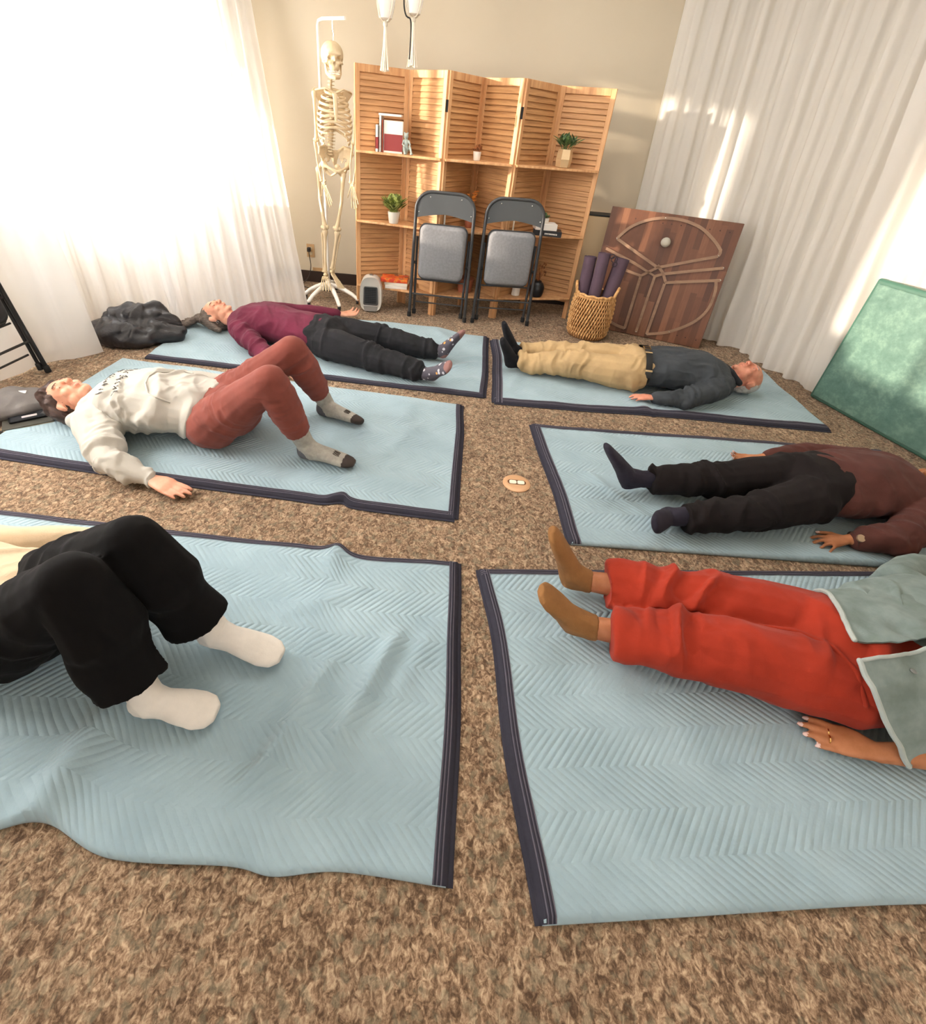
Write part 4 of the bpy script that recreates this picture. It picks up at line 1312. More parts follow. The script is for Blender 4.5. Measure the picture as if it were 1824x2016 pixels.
# ---------------------------------------------------------------- F: black wide trousers, near left
J = dict(head=(-1.86, .86, .135), neck=(-1.73, .86, .125), shR=(-1.60, .68, .12), shL=(-1.60, 1.06, .12), elR=(-1.40, .60, .075), wrR=(-1.38, .72, .20), tipR=(-1.30, .84, .27),
         elL=(-1.36, 1.12, .075), wrL=(-1.16, 1.2, .05), tipL=(-1.0, 1.22, .04), hipR=(-1.12, .76, .12), hipL=(-1.12, .93, .12), knR=(-.80, .715, .43), knL=(-.745, .855, .42),
         anR=(-.68, .655, .09), anL=(-.60, .865, .09), heR=(-.71, .655, .03), toR=(-.515, .655, .03), heL=(-.635, .87, .03), toL=(-.40, .83, .03), kref=(.6, 0, .8))
M_BEIGE = cloth('beige_knit', 'dcc4a4', .08, .95, 260, .3, .3, 9); M_WSOCK = cloth('white_sock_knit', 'e6dfd6', .05, .95, 300, .3, .2, 20)
M_BLACK3 = cloth('matte_black_cloth', '0f0d0d', .1, .95, 400, .1, .05, 9)
pF, A, J = body_mesh('person', J, M_SKIN_FAIR, 'person at the near left lying with bent knees in wide black trousers and white socks', 1.0, headfwd=(.1, 0, 1), headup=(-1, 0, .1))
pc = (J['hipR'] + J['hipL']) / 2
g = G()
torso(g, J, [(.02, .180, .120), (.3, .178, .125), (.55, .18, .128), (.75, .18, .122), (.92, .14, .09, .01), (1.0, .08, .06, .02)])
for q in 'RL':
    sh, el, wr = J['sh' + q], J['el' + q], J['wr' + q]
    g.capsule([lerp(J['neck'], sh, .4), sh, lerp(sh, el, .5), el, lerp(el, wr, .5), lerp(el, wr, .9)], [.07, .078, .068, .06, .052, .04])
garment('sweater', g, M_BEIGE, pF, fields=[(lerp(pc, J['neck'], .2), (1, -.6, 0), .2, .008, 14)], base=.005, seed=52)
g = G()
torso(g, J, [(-.14, .15, .09), (-.04, .178, .118), (.04, .172, .112)])
for q in 'RL':
    hp, kn, an = J['hip' + q], J['kn' + q], J['an' + q]
    g.capsule([hp, lerp(hp, kn, .35), lerp(hp, kn, .72), kn], [.122, .108, .092, .078], (.6, 0, .8))
    g.capsule([kn, lerp(kn, an, .4)], [.078, .090], (1, 0, .3))
    ax = nrm(an - kn); cen = lerp(kn, an, .86); dd = A3(-.02, 0, 0)
    g.loft([kn, lerp(kn, an, .35) + dd * .5, lerp(kn, an, .65) + dd, lerp(kn, an, .88) + dd], [.074, (.080, .086), (.078, .088), (.078, .090)], (1, 0, .25), 22)
FF_ = []
for q in 'RL':
    hp, kn, an = J['hip' + q], J['kn' + q], J['an' + q]
    FF_ += [(lerp(kn, an, .75), np.cross(an - kn, (1, 0, 0)), .16, .008, 10), (lerp(hp, kn, .4), kn - hp, .15, .006, 12)]
garment('trousers', g, M_BLACK3, pF, fields=FF_, base=.004, seed=55)
for q in 'RL': sock(J, q, M_WSOCK, pF, .10, .005)
g = G(); hc = J['head']; W = lambda x, y, z: hc + A[0] * x + A[1] * y + A[2] * z
g.ell(W(0, -.03, .036), (.086, .094, .092), A); g.ell(W(0, -.06, .01), (.084, .07, .09), A)
garment('hair', g, M_HAIR_B, pF, .006, 2, (), .005, 30, 6, .022)
# ------------------------------------------------------------------ slatted folding screen with shelves
M_PINE = wood_mat('pale_pine', 'b27c50', 'cd9a69', 'dfb283', 2, 2.2, 10, .55, .08)
M_PINE_H = wood_mat('pale_pine_slat', '9a6a42', 'b98756', 'cf9f6c', (1, 1, 26), 3.5, 22, .55, .03)
M_HINGE = plain('black_hinge_metal', '1c1a19', .4, .6)
SP = [(-.80, 4.12), (-.43, 4.30), (-.145, 4.02), (.095, 4.38), (.37, 4.09), (.66, 4.44), (1.035, 4.27)]
screen = thing('folding_screen', 'six-panel pale pine folding screen with louvred slats and shelves behind two grey chairs', 'room divider', (.1, 4.25, 0))
SH = 1.655
for i in range(6):
    a = A3(*SP[i], 0); b = A3(*SP[i + 1], 0); d = nrm(b - a); L = np.linalg.norm(b - a) - .012
    n_ = A3(d[1], -d[0], 0)          # towards the camera
    a = a + d * .006
    P = lambda s, q, z: a + d * s + n_ * q + A3(0, 0, z)
    g = G(); w = .036; th = .018
    for s0 in (0, L - w):
        V = [P(s, q, z) for z in (0.0, SH) for s, q in ((s0, -th / 2), (s0 + w, -th / 2), (s0 + w, th / 2), (s0, th / 2))]
        g.add(V, [(3, 2, 1, 0), (4, 5, 6, 7), (0, 1, 5, 4), (1, 2, 6, 5), (2, 3, 7, 6), (3, 0, 4, 7)])
    for z0, z1 in ((SH - .045, SH), (.14, .19)):
        V = [P(s, q, z) for z in (z0, z1) for s, q in ((w, -th / 2), (L - w, -th / 2), (L - w, th / 2), (w, th / 2))]
        g.add(V, [(3, 2, 1, 0), (4, 5, 6, 7), (0, 1, 5, 4), (1, 2, 6, 5), (2, 3, 7, 6), (3, 0, 4, 7)])
    pn = g.obj('panel_frame', M_PINE, screen, smooth=False, bevel=.002, segs=1)
    g = G(); n_sl = 40; z0 = .19; z1 = SH - .045
    for k in range(n_sl):
        z = z0 + (z1 - z0) * (k + .5) / n_sl; hh = (z1 - z0) / n_sl * .62
        V = []
        for s in (w - .002, L - w + .002):
            for (q, zz) in ((-.009, z + hh), (-.005, z + hh + .003), (.009, z - hh), (.005, z - hh - .003)):
                V.append(P(s, q, zz))
        g.add(V, [(0, 1, 5, 4), (1, 2, 6, 5), (2, 3, 7, 6), (3, 0, 4, 7), (3, 2, 1, 0), (4, 5, 6, 7)])
    g.obj('louvre_slats', M_PINE_H, pn, smooth=False)
for i in (2, 4):
    for z in (1.46, .35):
        g = G(); p = A3(*SP[i], 0) + A3(0, -.013, z)
        g.box(p[0] - .009, p[0] + .009, p[1] - .004, p[1] + .004, z - .035, z + .035)
        g.obj('hinge', M_HINGE, screen, smooth=False)
def shelf(pts, z, t=.016):
    g = G(); g.prism(pts, z - t, z, lambda u, v, d: (u, v, d))
    g.obj('shelf', M_PINE, screen, smooth=False, bevel=.002, segs=1)
for z in (1.150, .680, .185):
    for a, m, b in ((0, 1, 2), (2, 3, 4), (4, 5, 6)):
        A_, M_, B_ = [A3(*SP[k]) for k in (a, m, b)]
        ia = lerp(A_, M_, .04) + A3(0, -.013); ib = lerp(B_, M_, .04) + A3(0, -.013); mm = M_ + A3(0, -.028)
        f0 = lerp(A_, B_, .0) + A3(.02, -.022); f1 = lerp(A_, B_, 1.0) + A3(-.02, -.022)
        if z > 1 and a == 0: pass
        shelf([tuple(f0), tuple(f1), tuple(ib), tuple(mm), tuple(ia)], z)

# ------------------------------------------------------------------ small things on the shelves
M_PAGE = plain('book_pages', 'e9dfcc', .9)
def book(label, loc, size, cols, rot=0.0, flat=False, group=None, spine_band=None):
    """size = thickness, height, depth; standing book with the spine towards -y"""
    t, h, d = size
    o = thing('book', label, 'book', loc, group, rot)
    g = G(); c = .0025
    if flat:
        g.box(-h / 2, h / 2, -d / 2, d / 2, 0, c); g.box(-h / 2, h / 2, -d / 2, d / 2, t - c, t); g.box(-h / 2, h / 2, -d / 2, -d / 2 + c, 0, t)
    else:
        g.box(0, c, 0, d, 0, h); g.box(t - c, t, 0, d, 0, h); g.box(0, t, 0, c, 0, h)
    g.obj('cover', cols[0], o, True, smooth=False)
    g = G()
    if flat: g.box(-h / 2 + .004, h / 2 - .004, -d / 2 + c, d / 2 - .004, c, t - c)
    else: g.box(c, t - c, c, d - .004, .004, h - .004)
    g.obj('page_block', M_PAGE, o, True, smooth=False)
    if len(cols) > 1 and not flat:
        g = G(); z0, z1 = spine_band or (.02, h * .55)
        g.box(.002, t + .0008, -.0008, d * .98, z0, z1)
        g.obj('cover_band', cols[1], o, True, smooth=False)
    return o
c_white = plain('white_book_cover', 'ece4da', .6); c_red = plain('deep_red_cover', '8e2f2c', .6); c_rust = plain('rust_cover', 'b5543a', .6); c_olive = plain('olive_cover', '6b6048', .6)
bz = 1.1505
book('leftmost book on the upper left shelf, white with a dark red lower spine', (-.640, 4.075, bz), (.020, .165, .10), (c_white, c_red), 0, False, 'books on the upper left shelf')
book('tall white book rising behind the red-and-white one on the upper left shelf', (-.617, 4.090, bz), (.018, .220, .12), (c_white,), 0, False, 'books on the upper left shelf')
book('thin rust-coloured book squeezed between white books on the upper left shelf', (-.597, 4.085, bz), (.010, .195, .12), (c_rust,), 0, False, 'books on the upper left shelf')
o = thing('book', 'forward-facing book, white above dark red, on the upper left shelf', 'book', (-.515, 4.085, bz), 'books on the upper left shelf', math.radians(-8))
g = G(); g.box(-.070, .070, 0, .022, 0, .195); g.obj('cover', c_white, o, True, smooth=False)
g = G(); g.box(-.066, .0705, -.0012, 0, .012, .115); g.obj('cover_band', c_red, o, True, smooth=False)
g = G(); g.box(-.066, .069, .003, .019, .1952, .1962); g.obj('page_block', M_PAGE, o, True, smooth=False)
o = thing('book', 'flat white-edged book lying across the top of the upright books on the upper left shelf', 'book', (-.535, 4.14, bz + .2212), 'books on the upper left shelf')
g = G(); g.box(-.085, .075, -.05, .04, 0, .014); g.obj('cover', c_white, o, True, smooth=False, bevel=.002)
# seated figurine
M_FIG = plain('pale_grey_green_resin', 'a3aca4', .5)
g = G(); f = A3(-.408, 4.06, bz)
g.ell(f + A3(-.012, .02, .030), (.022, .022, .030)); g.ell(f + A3(-.010, .02, .068), (.018, .014, .030)); g.ell(f + A3(-.012, .018, .112), (.017, .017, .020))
for q in (-1, 1):
    g.capsule([f + A3(-.010 + q * .016, .016, .03), f + A3(q * .022, -.012, .045), f + A3(q * .024 + .01, -.022, .008)], [.010, .009, .007], n=8)
    g.capsule([f + A3(-.010 + q * .018, .018, .085), f + A3(-.008 + q * .028, .002, .060), f + A3(q * .016, -.012, .052)], [.007, .006, .006], n=8)
    g.ell(f + A3(.012 + q * .022, -.026, .006), (.012, .016, .006))
    g.ell(f + A3(-.012 + q * .012, .014, .130), (.006, .006, .008))
me = fuse(g, .003, 2)
o = put('figurine', (me.materials.append(M_FIG), me.polygons.foreach_set('use_smooth', [True] * len(me.polygons)), me)[2])
tag(o, 'small pale grey-green seated figurine beside the books on the upper left shelf', 'figurine')

def leafmat(name, a, b):
    M = Mat(name); c = M.coord('Object')
    M.base(M.ramp(M.noise(c, 40, 2), [(.35, a), (.65, b)])); M.set(Roughness=.55); return M.m
M_LEAF = leafmat('green_leaf', '44591f', 'a3ab52'); M_LEAF2 = leafmat('deep_green_leaf', '2f4a2a', '5f7c44'); M_DRY = leafmat('dried_brown_leaf', '6b3f22', 'a5622f')
M_POTW = plain('white_ceramic', 'e6ded2', .35); M_SOIL = plain('dark_soil', '2f241c', 1)
M_ORANGE = leafmat('orange_petal', 'c8671f', 'e39a36'); M_TERRA = plain('terracotta', 'a35f42', .8)
def potted(label, loc, prof, potmat, leaf, n, length, width, spread, seed, droop=.4, nsides=24, up=1.0):
    o = thing('potted_plant', label, 'plant', loc)
    g = G(); g.lathe(prof, (0, 0, 0), nsides)
    g.obj('pot', potmat, o, True, smooth=nsides > 8, bevel=0)
    top = prof[2][1] if False else max(z for r, z in prof); r0 = [r for r, z in prof if z == top][0]
    g = G(); g.lathe([(r0 * .9, top - .012), (r0 * .5, top - .006), (.001, top - .004)]); g.obj('soil', M_SOIL, o, True)
    rs = random.Random(seed); g = G()
    for k in range(n):
        an = rs.uniform(0, 2 * math.pi); rr = rs.uniform(0, .7) * r0; out = rs.uniform(.15, 1) * spread; ln = length * rs.uniform(.6, 1.1)
        p0 = A3(rr * math.cos(an), rr * math.sin(an), top - .006); dr = A3(math.cos(an + rs.uniform(-.5, .5)), math.sin(an + rs.uniform(-.5, .5)), 0)
        p1 = p0 + dr * out * .45 + A3(0, 0, ln * .6 * up); p2 = p1 + dr * out * .55 + A3(0, 0, ln * (.4 - droop * out / spread * .5) * up)
        g.tube([p0, lerp(p0, p1, .5) , p1], .0012, 5)
        for (a, b, w_) in ((p1 - (p1 - p0) * .15, p2, width), (lerp(p0, p1, .5), lerp(p0, p1, .5) + dr * width * 2.2 + A3(0, 0, width * 1.5), width * .8), (p1, p1 - dr * width * 1.5 + A3(0, 0, width * 2.2), width * .8)):
            t = nrm(b - a); s_ = nrm(np.cross(t, A3(rs.uniform(-.4, .4), rs.uniform(-.4, .4), 1)))
            m_ = lerp(a, b, .5) + A3(0, 0, .12 * width)
            V = [a, lerp(a, m_, .5) + s_ * w_ * .36, m_ + s_ * w_ * .5, lerp(m_, b, .6) + s_ * w_ * .3, b, lerp(m_, b, .6) - s_ * w_ * .3, m_ - s_ * w_ * .5, lerp(a, m_, .5) - s_ * w_ * .36]
            nn = np.cross(t, s_) * .0006
            V2 = [v - nn for v in V]
            g.add([*V, *V2], [tuple(range(8)), tuple(range(15, 7, -1))] + [(i, 8 + i, 8 + (i + 1) % 8, (i + 1) % 8) for i in range(8)])
    g.obj('foliage', leaf, o, True, smooth=False)
    return o
potted('bushy green plant in a white pot on the middle shelf left of the folding chairs', (-.495, 4.09, .681), [(.033, 0), (.036, .004), (.046, .075), (.046, .082), (.040, .082)], M_POTW, M_LEAF, 95, .125, .024, .105, 3, .3)
potted('small white pot of dried reddish sprigs on the upper shelf of the middle pocket', (.095, 4.13, 1.151), [(.022, 0), (.024, .003), (.029, .052), (.029, .056), (.025, .056)], M_POTW, M_DRY, 14, .05, .010, .03, 8)
M_GOLD = plain('gold_and_white_glaze', 'd2b489', .25, .35)
o = potted('green succulent in a faceted white and gold pot on the upper right shelf', (.745, 4.24, 1.151), [(.048, 0), (.054, .004), (.060, .055), (.054, .112), (.054, .118), (.046, .118)], M_GOLD, M_LEAF2, 34, .11, .020, .10, 11, .5, 6)
potted('small plant in a white pot standing on the thick white book', (.68, 4.20, .681 + .088), [(.026, 0), (.03, .003), (.033, .03), (.033, .034), (.028, .034)], M_POTW, M_LEAF2, 16, .03, .012, .035, 15)
o = thing('book', 'thick black book lying on the middle right shelf beside the right chair', 'book', (.715, 4.205, .6805), 'books lying on the middle right shelf', math.radians(-6))
g = G(); g.box(-.11, .11, -.07, .07, 0, .040); g.obj('cover', plain('black_book_cover', '1f1f22', .4), o, True, smooth=False, bevel=.002)
g = G()
for k in range(9): g.box(-.02 + k * .011, -.014 + k * .011, -.0712, -.0702, .014, .024)
g.obj('spine_lettering', plain('white_print', 'd8d4cc', .6), o, True, smooth=False)
o = thing('book', 'thick white book lying on top of the black book on the middle right shelf', 'book', (.69, 4.205, .7210), 'books lying on the middle right shelf', math.radians(4))
g = G(); g.box(-.085, .085, -.06, .06, 0, .047); g.obj('cover', c_white, o, True, smooth=False, bevel=.002)
# bottom shelf
M_ORB = Mat('orange_red_magazine'); _c = M_ORB.coord('Object')
M_ORB.base(M_ORB.ramp(M_ORB.noise(_c, 22, 2), [(.42, 'c23a22'), (.5, 'd9532a'), (.58, 'e58a2c'), (.68, '6a3550')])); M_ORB.set(Roughness=.35); M_ORB = M_ORB.m
o = thing('book', 'white paperback at the bottom of the stack behind the heater', 'book', (-.46, 4.12, .1855), 'books stacked on the lowest left shelf', .05)
g = G(); g.box(-.09, .09, -.07, .07, 0, .026); g.obj('cover', c_white, o, True, smooth=False, bevel=.002)
o = thing('book', 'cream book second from the bottom of the stack behind the heater', 'book', (-.455, 4.12, .2120), 'books stacked on the lowest left shelf', -.06)
g = G(); g.box(-.095, .095, -.07, .07, 0, .024); g.obj('cover', M_PAGE, o, True, smooth=False, bevel=.002)
o = thing('book', 'glossy orange-red picture book on top of the stack behind the heater', 'book', (-.47, 4.12, .2365), 'books stacked on the lowest left shelf', .02)
g = G(); g.box(-.115, .105, -.075, .075, 0, .028); g.obj('cover', M_ORB, o, True, smooth=False, bevel=.002)
g = G(); g.lathe([(.05, 0), (.055, .003), (.068, .10), (.072, .10), (.072, .115), (.060, .115)], (.11, 4.16, .1855), 28)
tag(g.obj('flower_pot', M_TERRA), 'brown terracotta pot on the lowest shelf between the two folding chairs', 'pot')
g = G(); g.lathe([(.03, 0), (.034, .003), (.034, .075), (.030, .085), (.026, .085)], (.545, 4.20, .1855), 24)
tag(g.obj('jar', M_POTW), 'small white jar on the lowest shelf beside the black vase', 'jar')
o = thing('vase', 'rounded black vase with dried brown stems on the lowest right shelf', 'vase', (.72, 4.22, .1855))
g = G(); g.lathe([(.035, 0), (.052, .010), (.062, .045), (.060, .085), (.045, .115), (.030, .125), (.030, .132), (.024, .132)], (0, 0, 0), 28); g.obj('body', plain('black_ceramic', '18191c', .35), o, True)
g = G(); rs = random.Random(5)
for k in range(26):
    a_ = rs.uniform(0, 6.28); r_ = rs.uniform(.02, .075); p = A3(0, 0, .125); e = A3(r_ * math.cos(a_) - .02, r_ * .6 * math.sin(a_), .125 + rs.uniform(.05, .15))
    g.tube([p, lerp(p, e, .5) + A3(0, 0, .02), e], .001, 5); g.ell(e, (.006, .006, .010), n=6, m=5)
g.obj('dried_stems', M_DRY, o, True)
o = thing('flower_vase', 'orange flowers in a rust-coloured vase on the middle shelf behind the chairs', 'vase', (.09, 4.20, .681))
g = G(); g.lathe([(.022, 0), (.030, .01), (.036, .05), (.022, .11), (.016, .15), (.020, .16), (.015, .16)], (0, 0, 0), 24); g.obj('body', M_TERRA, o, True)
g = G(); rs = random.Random(9)
for k in range(16):
    a_ = rs.uniform(0, 6.28); r_ = rs.uniform(.005, .05); e = A3(r_ * math.cos(a_) + .02, r_ * math.sin(a_) * .6, .17 + rs.uniform(.02, .10))
    g.tube([A3(0, 0, .15), e], .001, 5)
    for j in range(5): g.ell(e + A3(.006 * math.cos(j * 1.26), .006 * math.sin(j * 1.26), 0), (.006, .006, .004), n=6, m=4)
g.obj('flowers', M_ORANGE, o, True)

# ------------------------------------------------------------------ folding chairs
M_CHF = plain('dark_grey_enamel', '3a3b3d', .45, .2); M_CHB = plain('charcoal_vinyl', '4b4e50', .5)
M_SEAT = cloth('grey_tweed_seat', '87878a', .10, .95, 260, .35, .2, 60)
M_RUB = plain('black_rubber', '161616', .8); M_CHROME = plain('bright_metal', 'd8d6d2', .2, 1)
M_CHD = plain('black_enamel', '1d1e1f', .4, .2); M_SEATD = plain('black_vinyl', '17181a', .5)
def rrect(w, h, r, n=6):
    P = []
    for cx, cz, a0 in ((w - r, h - r, 0), (-w + r, h - r, 90), (-w + r, -h + r, 180), (w - r, -h + r, 270)):
        for k in range(n + 1):
            a = math.radians(a0 + 90 * k / n); P.append((cx + r * math.cos(a), cz + r * math.sin(a)))
    return P
def pillow(g, w, h, r, t, c, n=6, rows=((0, 1), (.35, .985), (.75, .95), (1, .86))):
    """rounded cushion lying in the xz plane, facing -y"""
    V = []; F = []; base = rrect(w, h, r, n); m = len(base)
    for (d, s) in rows:
        for (x, z) in base:
            k = (w * s, h * s)
            V.append((c[0] + x * (1 - (1 - s)), c[1] - t * d, c[2] + z * (1 - (1 - s) * w / h if h > 0 else s)))
    for i in range(len(rows) - 1):
        for k in range(m):
            F.append((i * m + k, i * m + (k + 1) % m, (i + 1) * m + (k + 1) % m, (i + 1) * m + k))
    F.append(tuple(range(m))[::-1]); F.append(tuple((len(rows) - 1) * m + k for k in range(m)))
    g.add(V, F)
def chair(label, loc, rot, lean, dark=False, group=None):
    MF_, MB_, MS_ = (M_CHD, M_SEATD, M_SEATD) if dark else (M_CHF, M_CHB, M_SEAT)
    o = thing('folding_chair', label, 'chair', loc, group, 0)
    o.rotation_euler = (-lean, 0, rot)
    W = .225; H = .955
    g = G()
    # front U tube: from the feet up around the back
    P = [(-W - .005, 0, .0), (-W, .0, .25), (-W + .004, 0, .55), (-W + .008, 0, H - .14)]
    for k in range(1, 9):
        a = math.pi - math.pi / 2 * k / 8; P.append((-W + .008 + .12 + .12 * math.cos(a), 0, H - .14 + .12 * math.sin(a)))
    Q = [(-x, y, z) for x, y, z in P[::-1]]
    g.tube(P + Q, .0125, 12)
    fr = g.obj('front_frame', MF_, o, True)
    g = G(); g.tube([(-W + .012, 0, .19), (W - .012, 0, .19)], .007, 8); g.obj('crossbar', MF_, o, True)
    # rear legs fold flat behind
    g = G()
    P = [(-W + (.004 if dark else .03), .028, .045), (-W + (.004 if dark else .026), .028, .40), (-W + (.006 if dark else .026), .024, .62)]
    g.tube(P, .010, 10); g.obj('rear_leg', MF_, o, True)
    g = G(); g.tube([(-x, y, z) for x, y, z in P], .010, 10); g.obj('rear_leg', MF_, o, True)
    g = G(); g.tube([(-W + .03, .028, .12), (W - .03, .028, .12)], .006, 8); g.obj('crossbar', MF_, o, True)
    g = G(); g.tube([(-W + .03, .028, .30), (W - .03, .028, .30)], .006, 8); g.obj('crossbar', MF_, o, True)
    # backrest: curved sheet filling the loop
    g = G(); n = 20
    def bk(x, z, dy): return (x, -.004 + dy, z)
    V = []; F = []; top = []; bot = []
    for k in range(n + 1):
        x = -W + .02 + (2 * W - .04) * k / n
        e = max(0, abs(x) - (W - .128)) ; zt = H - .014 - (.118 - math.sqrt(max(0, .118 ** 2 - e ** 2)))
        zb = H - .185 - .022 * (1 - (x / W) ** 2) * -1 - .018 * abs(x / W)
        top.append((x, zt)); bot.append((x, zb))
    for dy in (-.006, .006):
        for (x, z) in top + bot[::-1]: V.append((x, dy - .012 * (1 - (x / W) ** 2) * 0, z))
    m = 2 * (n + 1)
    for k in range(n):
        F.append((k, k + 1, m - 2 - k, m - 1 - k)); F.append((m + k + 1, m + k, 2 * m - 1 - k, 2 * m - 2 - k))
    for k in range(m): F.append((k, m + k, m + (k + 1) % m, (k + 1) % m))
    g.add(V, F); b_ = g.obj('backrest', MB_, o, True, sharp=50)
    for x, z in ((-.115, H - .055), (.115, H - .055), (-.195, H - .16), (.195, H - .16)):
        g = G(); g.ell((x, -.007, z), (.005, .003, .005), n=8, m=6); g.obj('rivet', M_CHROME, b_, True)
    # seat folded up between the tubes
    g = G(); g.loft([(0, 0, 0), (0, 0, 0)], [.1, .1]) if False else None
    pts = rrect(.185, .185, .05)
    g.prism([(x, z) for x, z in pts], .002, .016, lambda u, v, d: (u * (1 - .04 * (v < 0)), d, .515 + v * 1.12))
    g.obj('seat_pan', MF_, o, True, sharp=50)
    g = G(); pillow(g, .178, .198, .05, .036, (0, .004, .515)); g.obj('seat', MS_, o, True, sharp=60)
    g = G(); g.bar((0, .012, .72), (0, .012, .79), .012, .004, (0, 1, 0)); g.obj('seat_stop', M_CHROME, o, True, smooth=False)
    for q in (-1, 1):
        g = G(); g.tube([(q * (W + .006), 0, .43), (q * (W - .03), .02, .43)], .011, 10); g.obj('pivot', M_RUB, o, True)
        for x, y in ((q * (W + .005), 0), (q * (W - (.004 if dark else .03)), .028)):
            g = G(); g.lathe([(.0150, .0), (.0165, .004), (.0160, .035), (.013, .040)], (x, y, 0.0 if y == 0 else .02), 14); g.obj('rubber_foot', M_RUB, o, True)
    return o
chair('grey padded folding chair standing folded at the left of the pair, before the screen', (-.10, 3.94, 0.002), -.06, .03, False)
chair('grey padded folding chair standing folded at the right of the pair, before the screen', (.425, 3.965, 0.002), .10, .03, False)
chair('black folding chair leaning against the white curtain at the left picture edge', (-2.265, 2.215, 0.004), math.radians(86), .17, True)

# ------------------------------------------------------------------ wicker basket with yoga mats
def basket_mat():
    M = Mat('woven_water_hyacinth'); c = M.coord('Object')
    n = M.noise(M.mapping(c, (1, 1, .35)), 60, 4, .6)
    M.base(M.ramp(n, [(.3, '9a6b3c'), (.5, 'cf9c62'), (.72, 'e8bf86')])); M.set(Roughness=.7); M.bump(n, .4, .004); return M.m
M_WICK = basket_mat()
bk_ = thing('wicker_basket', 'woven tan wicker basket with two loop handles, holding rolled mats', 'basket', (1.13, 3.90, 0))
g = G(); HB = .345
def rb(z): return .150 + .016 * math.sin(math.pi * min(1, z / HB) * .9) - .004 * (z / HB)
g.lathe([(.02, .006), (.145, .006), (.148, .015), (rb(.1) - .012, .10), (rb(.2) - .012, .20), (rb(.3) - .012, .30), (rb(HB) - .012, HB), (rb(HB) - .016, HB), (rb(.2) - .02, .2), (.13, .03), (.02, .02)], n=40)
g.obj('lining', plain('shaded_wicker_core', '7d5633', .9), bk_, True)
g = G(); nst = 46
for k in range(nst):
    for j in range(9):
        a_ = 2 * math.pi * (k + .5 * (j % 2)) / nst; z0 = .012 + j * (HB - .04) / 9; z1 = z0 + (HB - .04) / 9 * 1.75
        z1 = min(z1, HB - .01)
        tw = .05
        P = [((rb(z) + b_) * math.cos(a_ + tw * t - .025), (rb(z) + b_) * math.sin(a_ + tw * t - .025), z) for t, z, b_ in ((0, z0, -.008), (.5, (z0 + z1) / 2, .003), (1, z1, -.008))]
        g.loft(P, [(.004, .003), (.0078, .006), (.004, .003)], [None] * 3, 6)
g.obj('weave', M_WICK, bk_, True)
g = G()
P = [((rb(HB) - .004) * math.cos(t), (rb(HB) - .004) * math.sin(t), HB + .004 * math.sin(12 * t)) for t in np.linspace(0, 2 * math.pi, 73)]
g.tube(P, .011, 10)
for ph in (0, math.pi):
    P = [((rb(HB) - .004) * math.cos(t), (rb(HB) - .004) * math.sin(t), HB - .016 + .004 * math.sin(14 * t + ph)) for t in np.linspace(0, 2 * math.pi, 73)]
    g.tube(P, .008, 8)
g.obj('rim', M_WICK, bk_, True)
for q in (-1, 1):
    an = math.radians(-18 if q > 0 else 162); r_ = rb(HB)
    P = []
    for t in np.linspace(0, math.pi, 11):
        a_ = an + .34 * math.cos(t); P.append((r_ * math.cos(a_) * (1 + .06 * math.sin(t)), r_ * math.sin(a_) * (1 + .06 * math.sin(t)), HB + .062 * math.sin(t)))
    g = G(); g.tube(P, .011, 10); g.obj('handle', M_WICK, bk_, True)
M_YOGA = cloth('mauve_rubber_mat', '62505c', .08, .85, 200, .2, .05, 14); M_YOGA_D = plain('mauve_edge', '54404f', .9)
def roll(label, base, top, r, turns=4, seed=0):
    base = A3(*base); top = A3(*top); ax = nrm(top - base); sd = nrm(np.cross(ax, (0, 1, 0))); up = np.cross(sd, ax); L = np.linalg.norm(top - base)
    o = thing('yoga_mat', label, 'yoga mat', tuple(base), 'rolled yoga mats in the basket')
    g = G(); n = 40 * turns; th = .0048; pts = []
    for k in range(n + 1):
        a_ = 2 * math.pi * turns * k / n; rr = .012 + (r - .012) * k / n; pts.append((rr * math.cos(a_ + seed), rr * math.sin(a_ + seed)))
    V = []; F = []
    for (x, y) in pts:
        rr = math.hypot(x, y); ix, iy = x * (1 - th / rr), y * (1 - th / rr)
        for (px, py) in ((x, y), (ix, iy)):
            for l in (0, L): V.append(sd * px + up * py + ax * l)
    for k in range(n):
        a = k * 4; b = a + 4
        F += [(a, a + 1, b + 1, b), (a + 3, a + 2, b + 2, b + 3), (a + 1, a + 3, b + 3, b + 1), (a + 2, a, b, b + 2)]
    F += [(0, 2, 3, 1), (n * 4 + 1, n * 4 + 3, n * 4 + 2, n * 4)]
    g.add(V, F); g.obj('rolled_sheet', M_YOGA, o, True, sharp=60)
    return o
bc = A3(1.13, 3.90, 0)
roll('mauve rolled yoga mat standing at the left in the basket, partly behind its neighbour', bc + A3(-.082, .03, .03), bc + A3(-.092, .05, .60), .050, 4, 1)
roll('mauve rolled yoga mat standing in the middle of the basket, its spiral end up', bc + A3(-.02, -.045, .03), bc + A3(-.01, -.01, .645), .050, 4, 2)
roll('mauve rolled yoga mat leaning to the right in the basket', bc + A3(.062, -.03, .03), bc + A3(.135, .0, .615), .055, 4, .4)
g = G(); c = bc + A3(.055, -.055, .615)
for k, (x, z, r_) in enumerate(((0, 0, .022), (.012, -.034, .018), (-.02, .02, .016))):
    g.tube([c + A3(x + r_ * math.cos(t), -.004 * math.sin(t), z + r_ * math.sin(t)) for t in np.linspace(0, 6.28, 15)], .0035, 6)
tag(g.obj('mat_strap', plain('dark_cord', '3d3038', .7)), 'looped dark cord hanging between the rolled mats', 'strap')

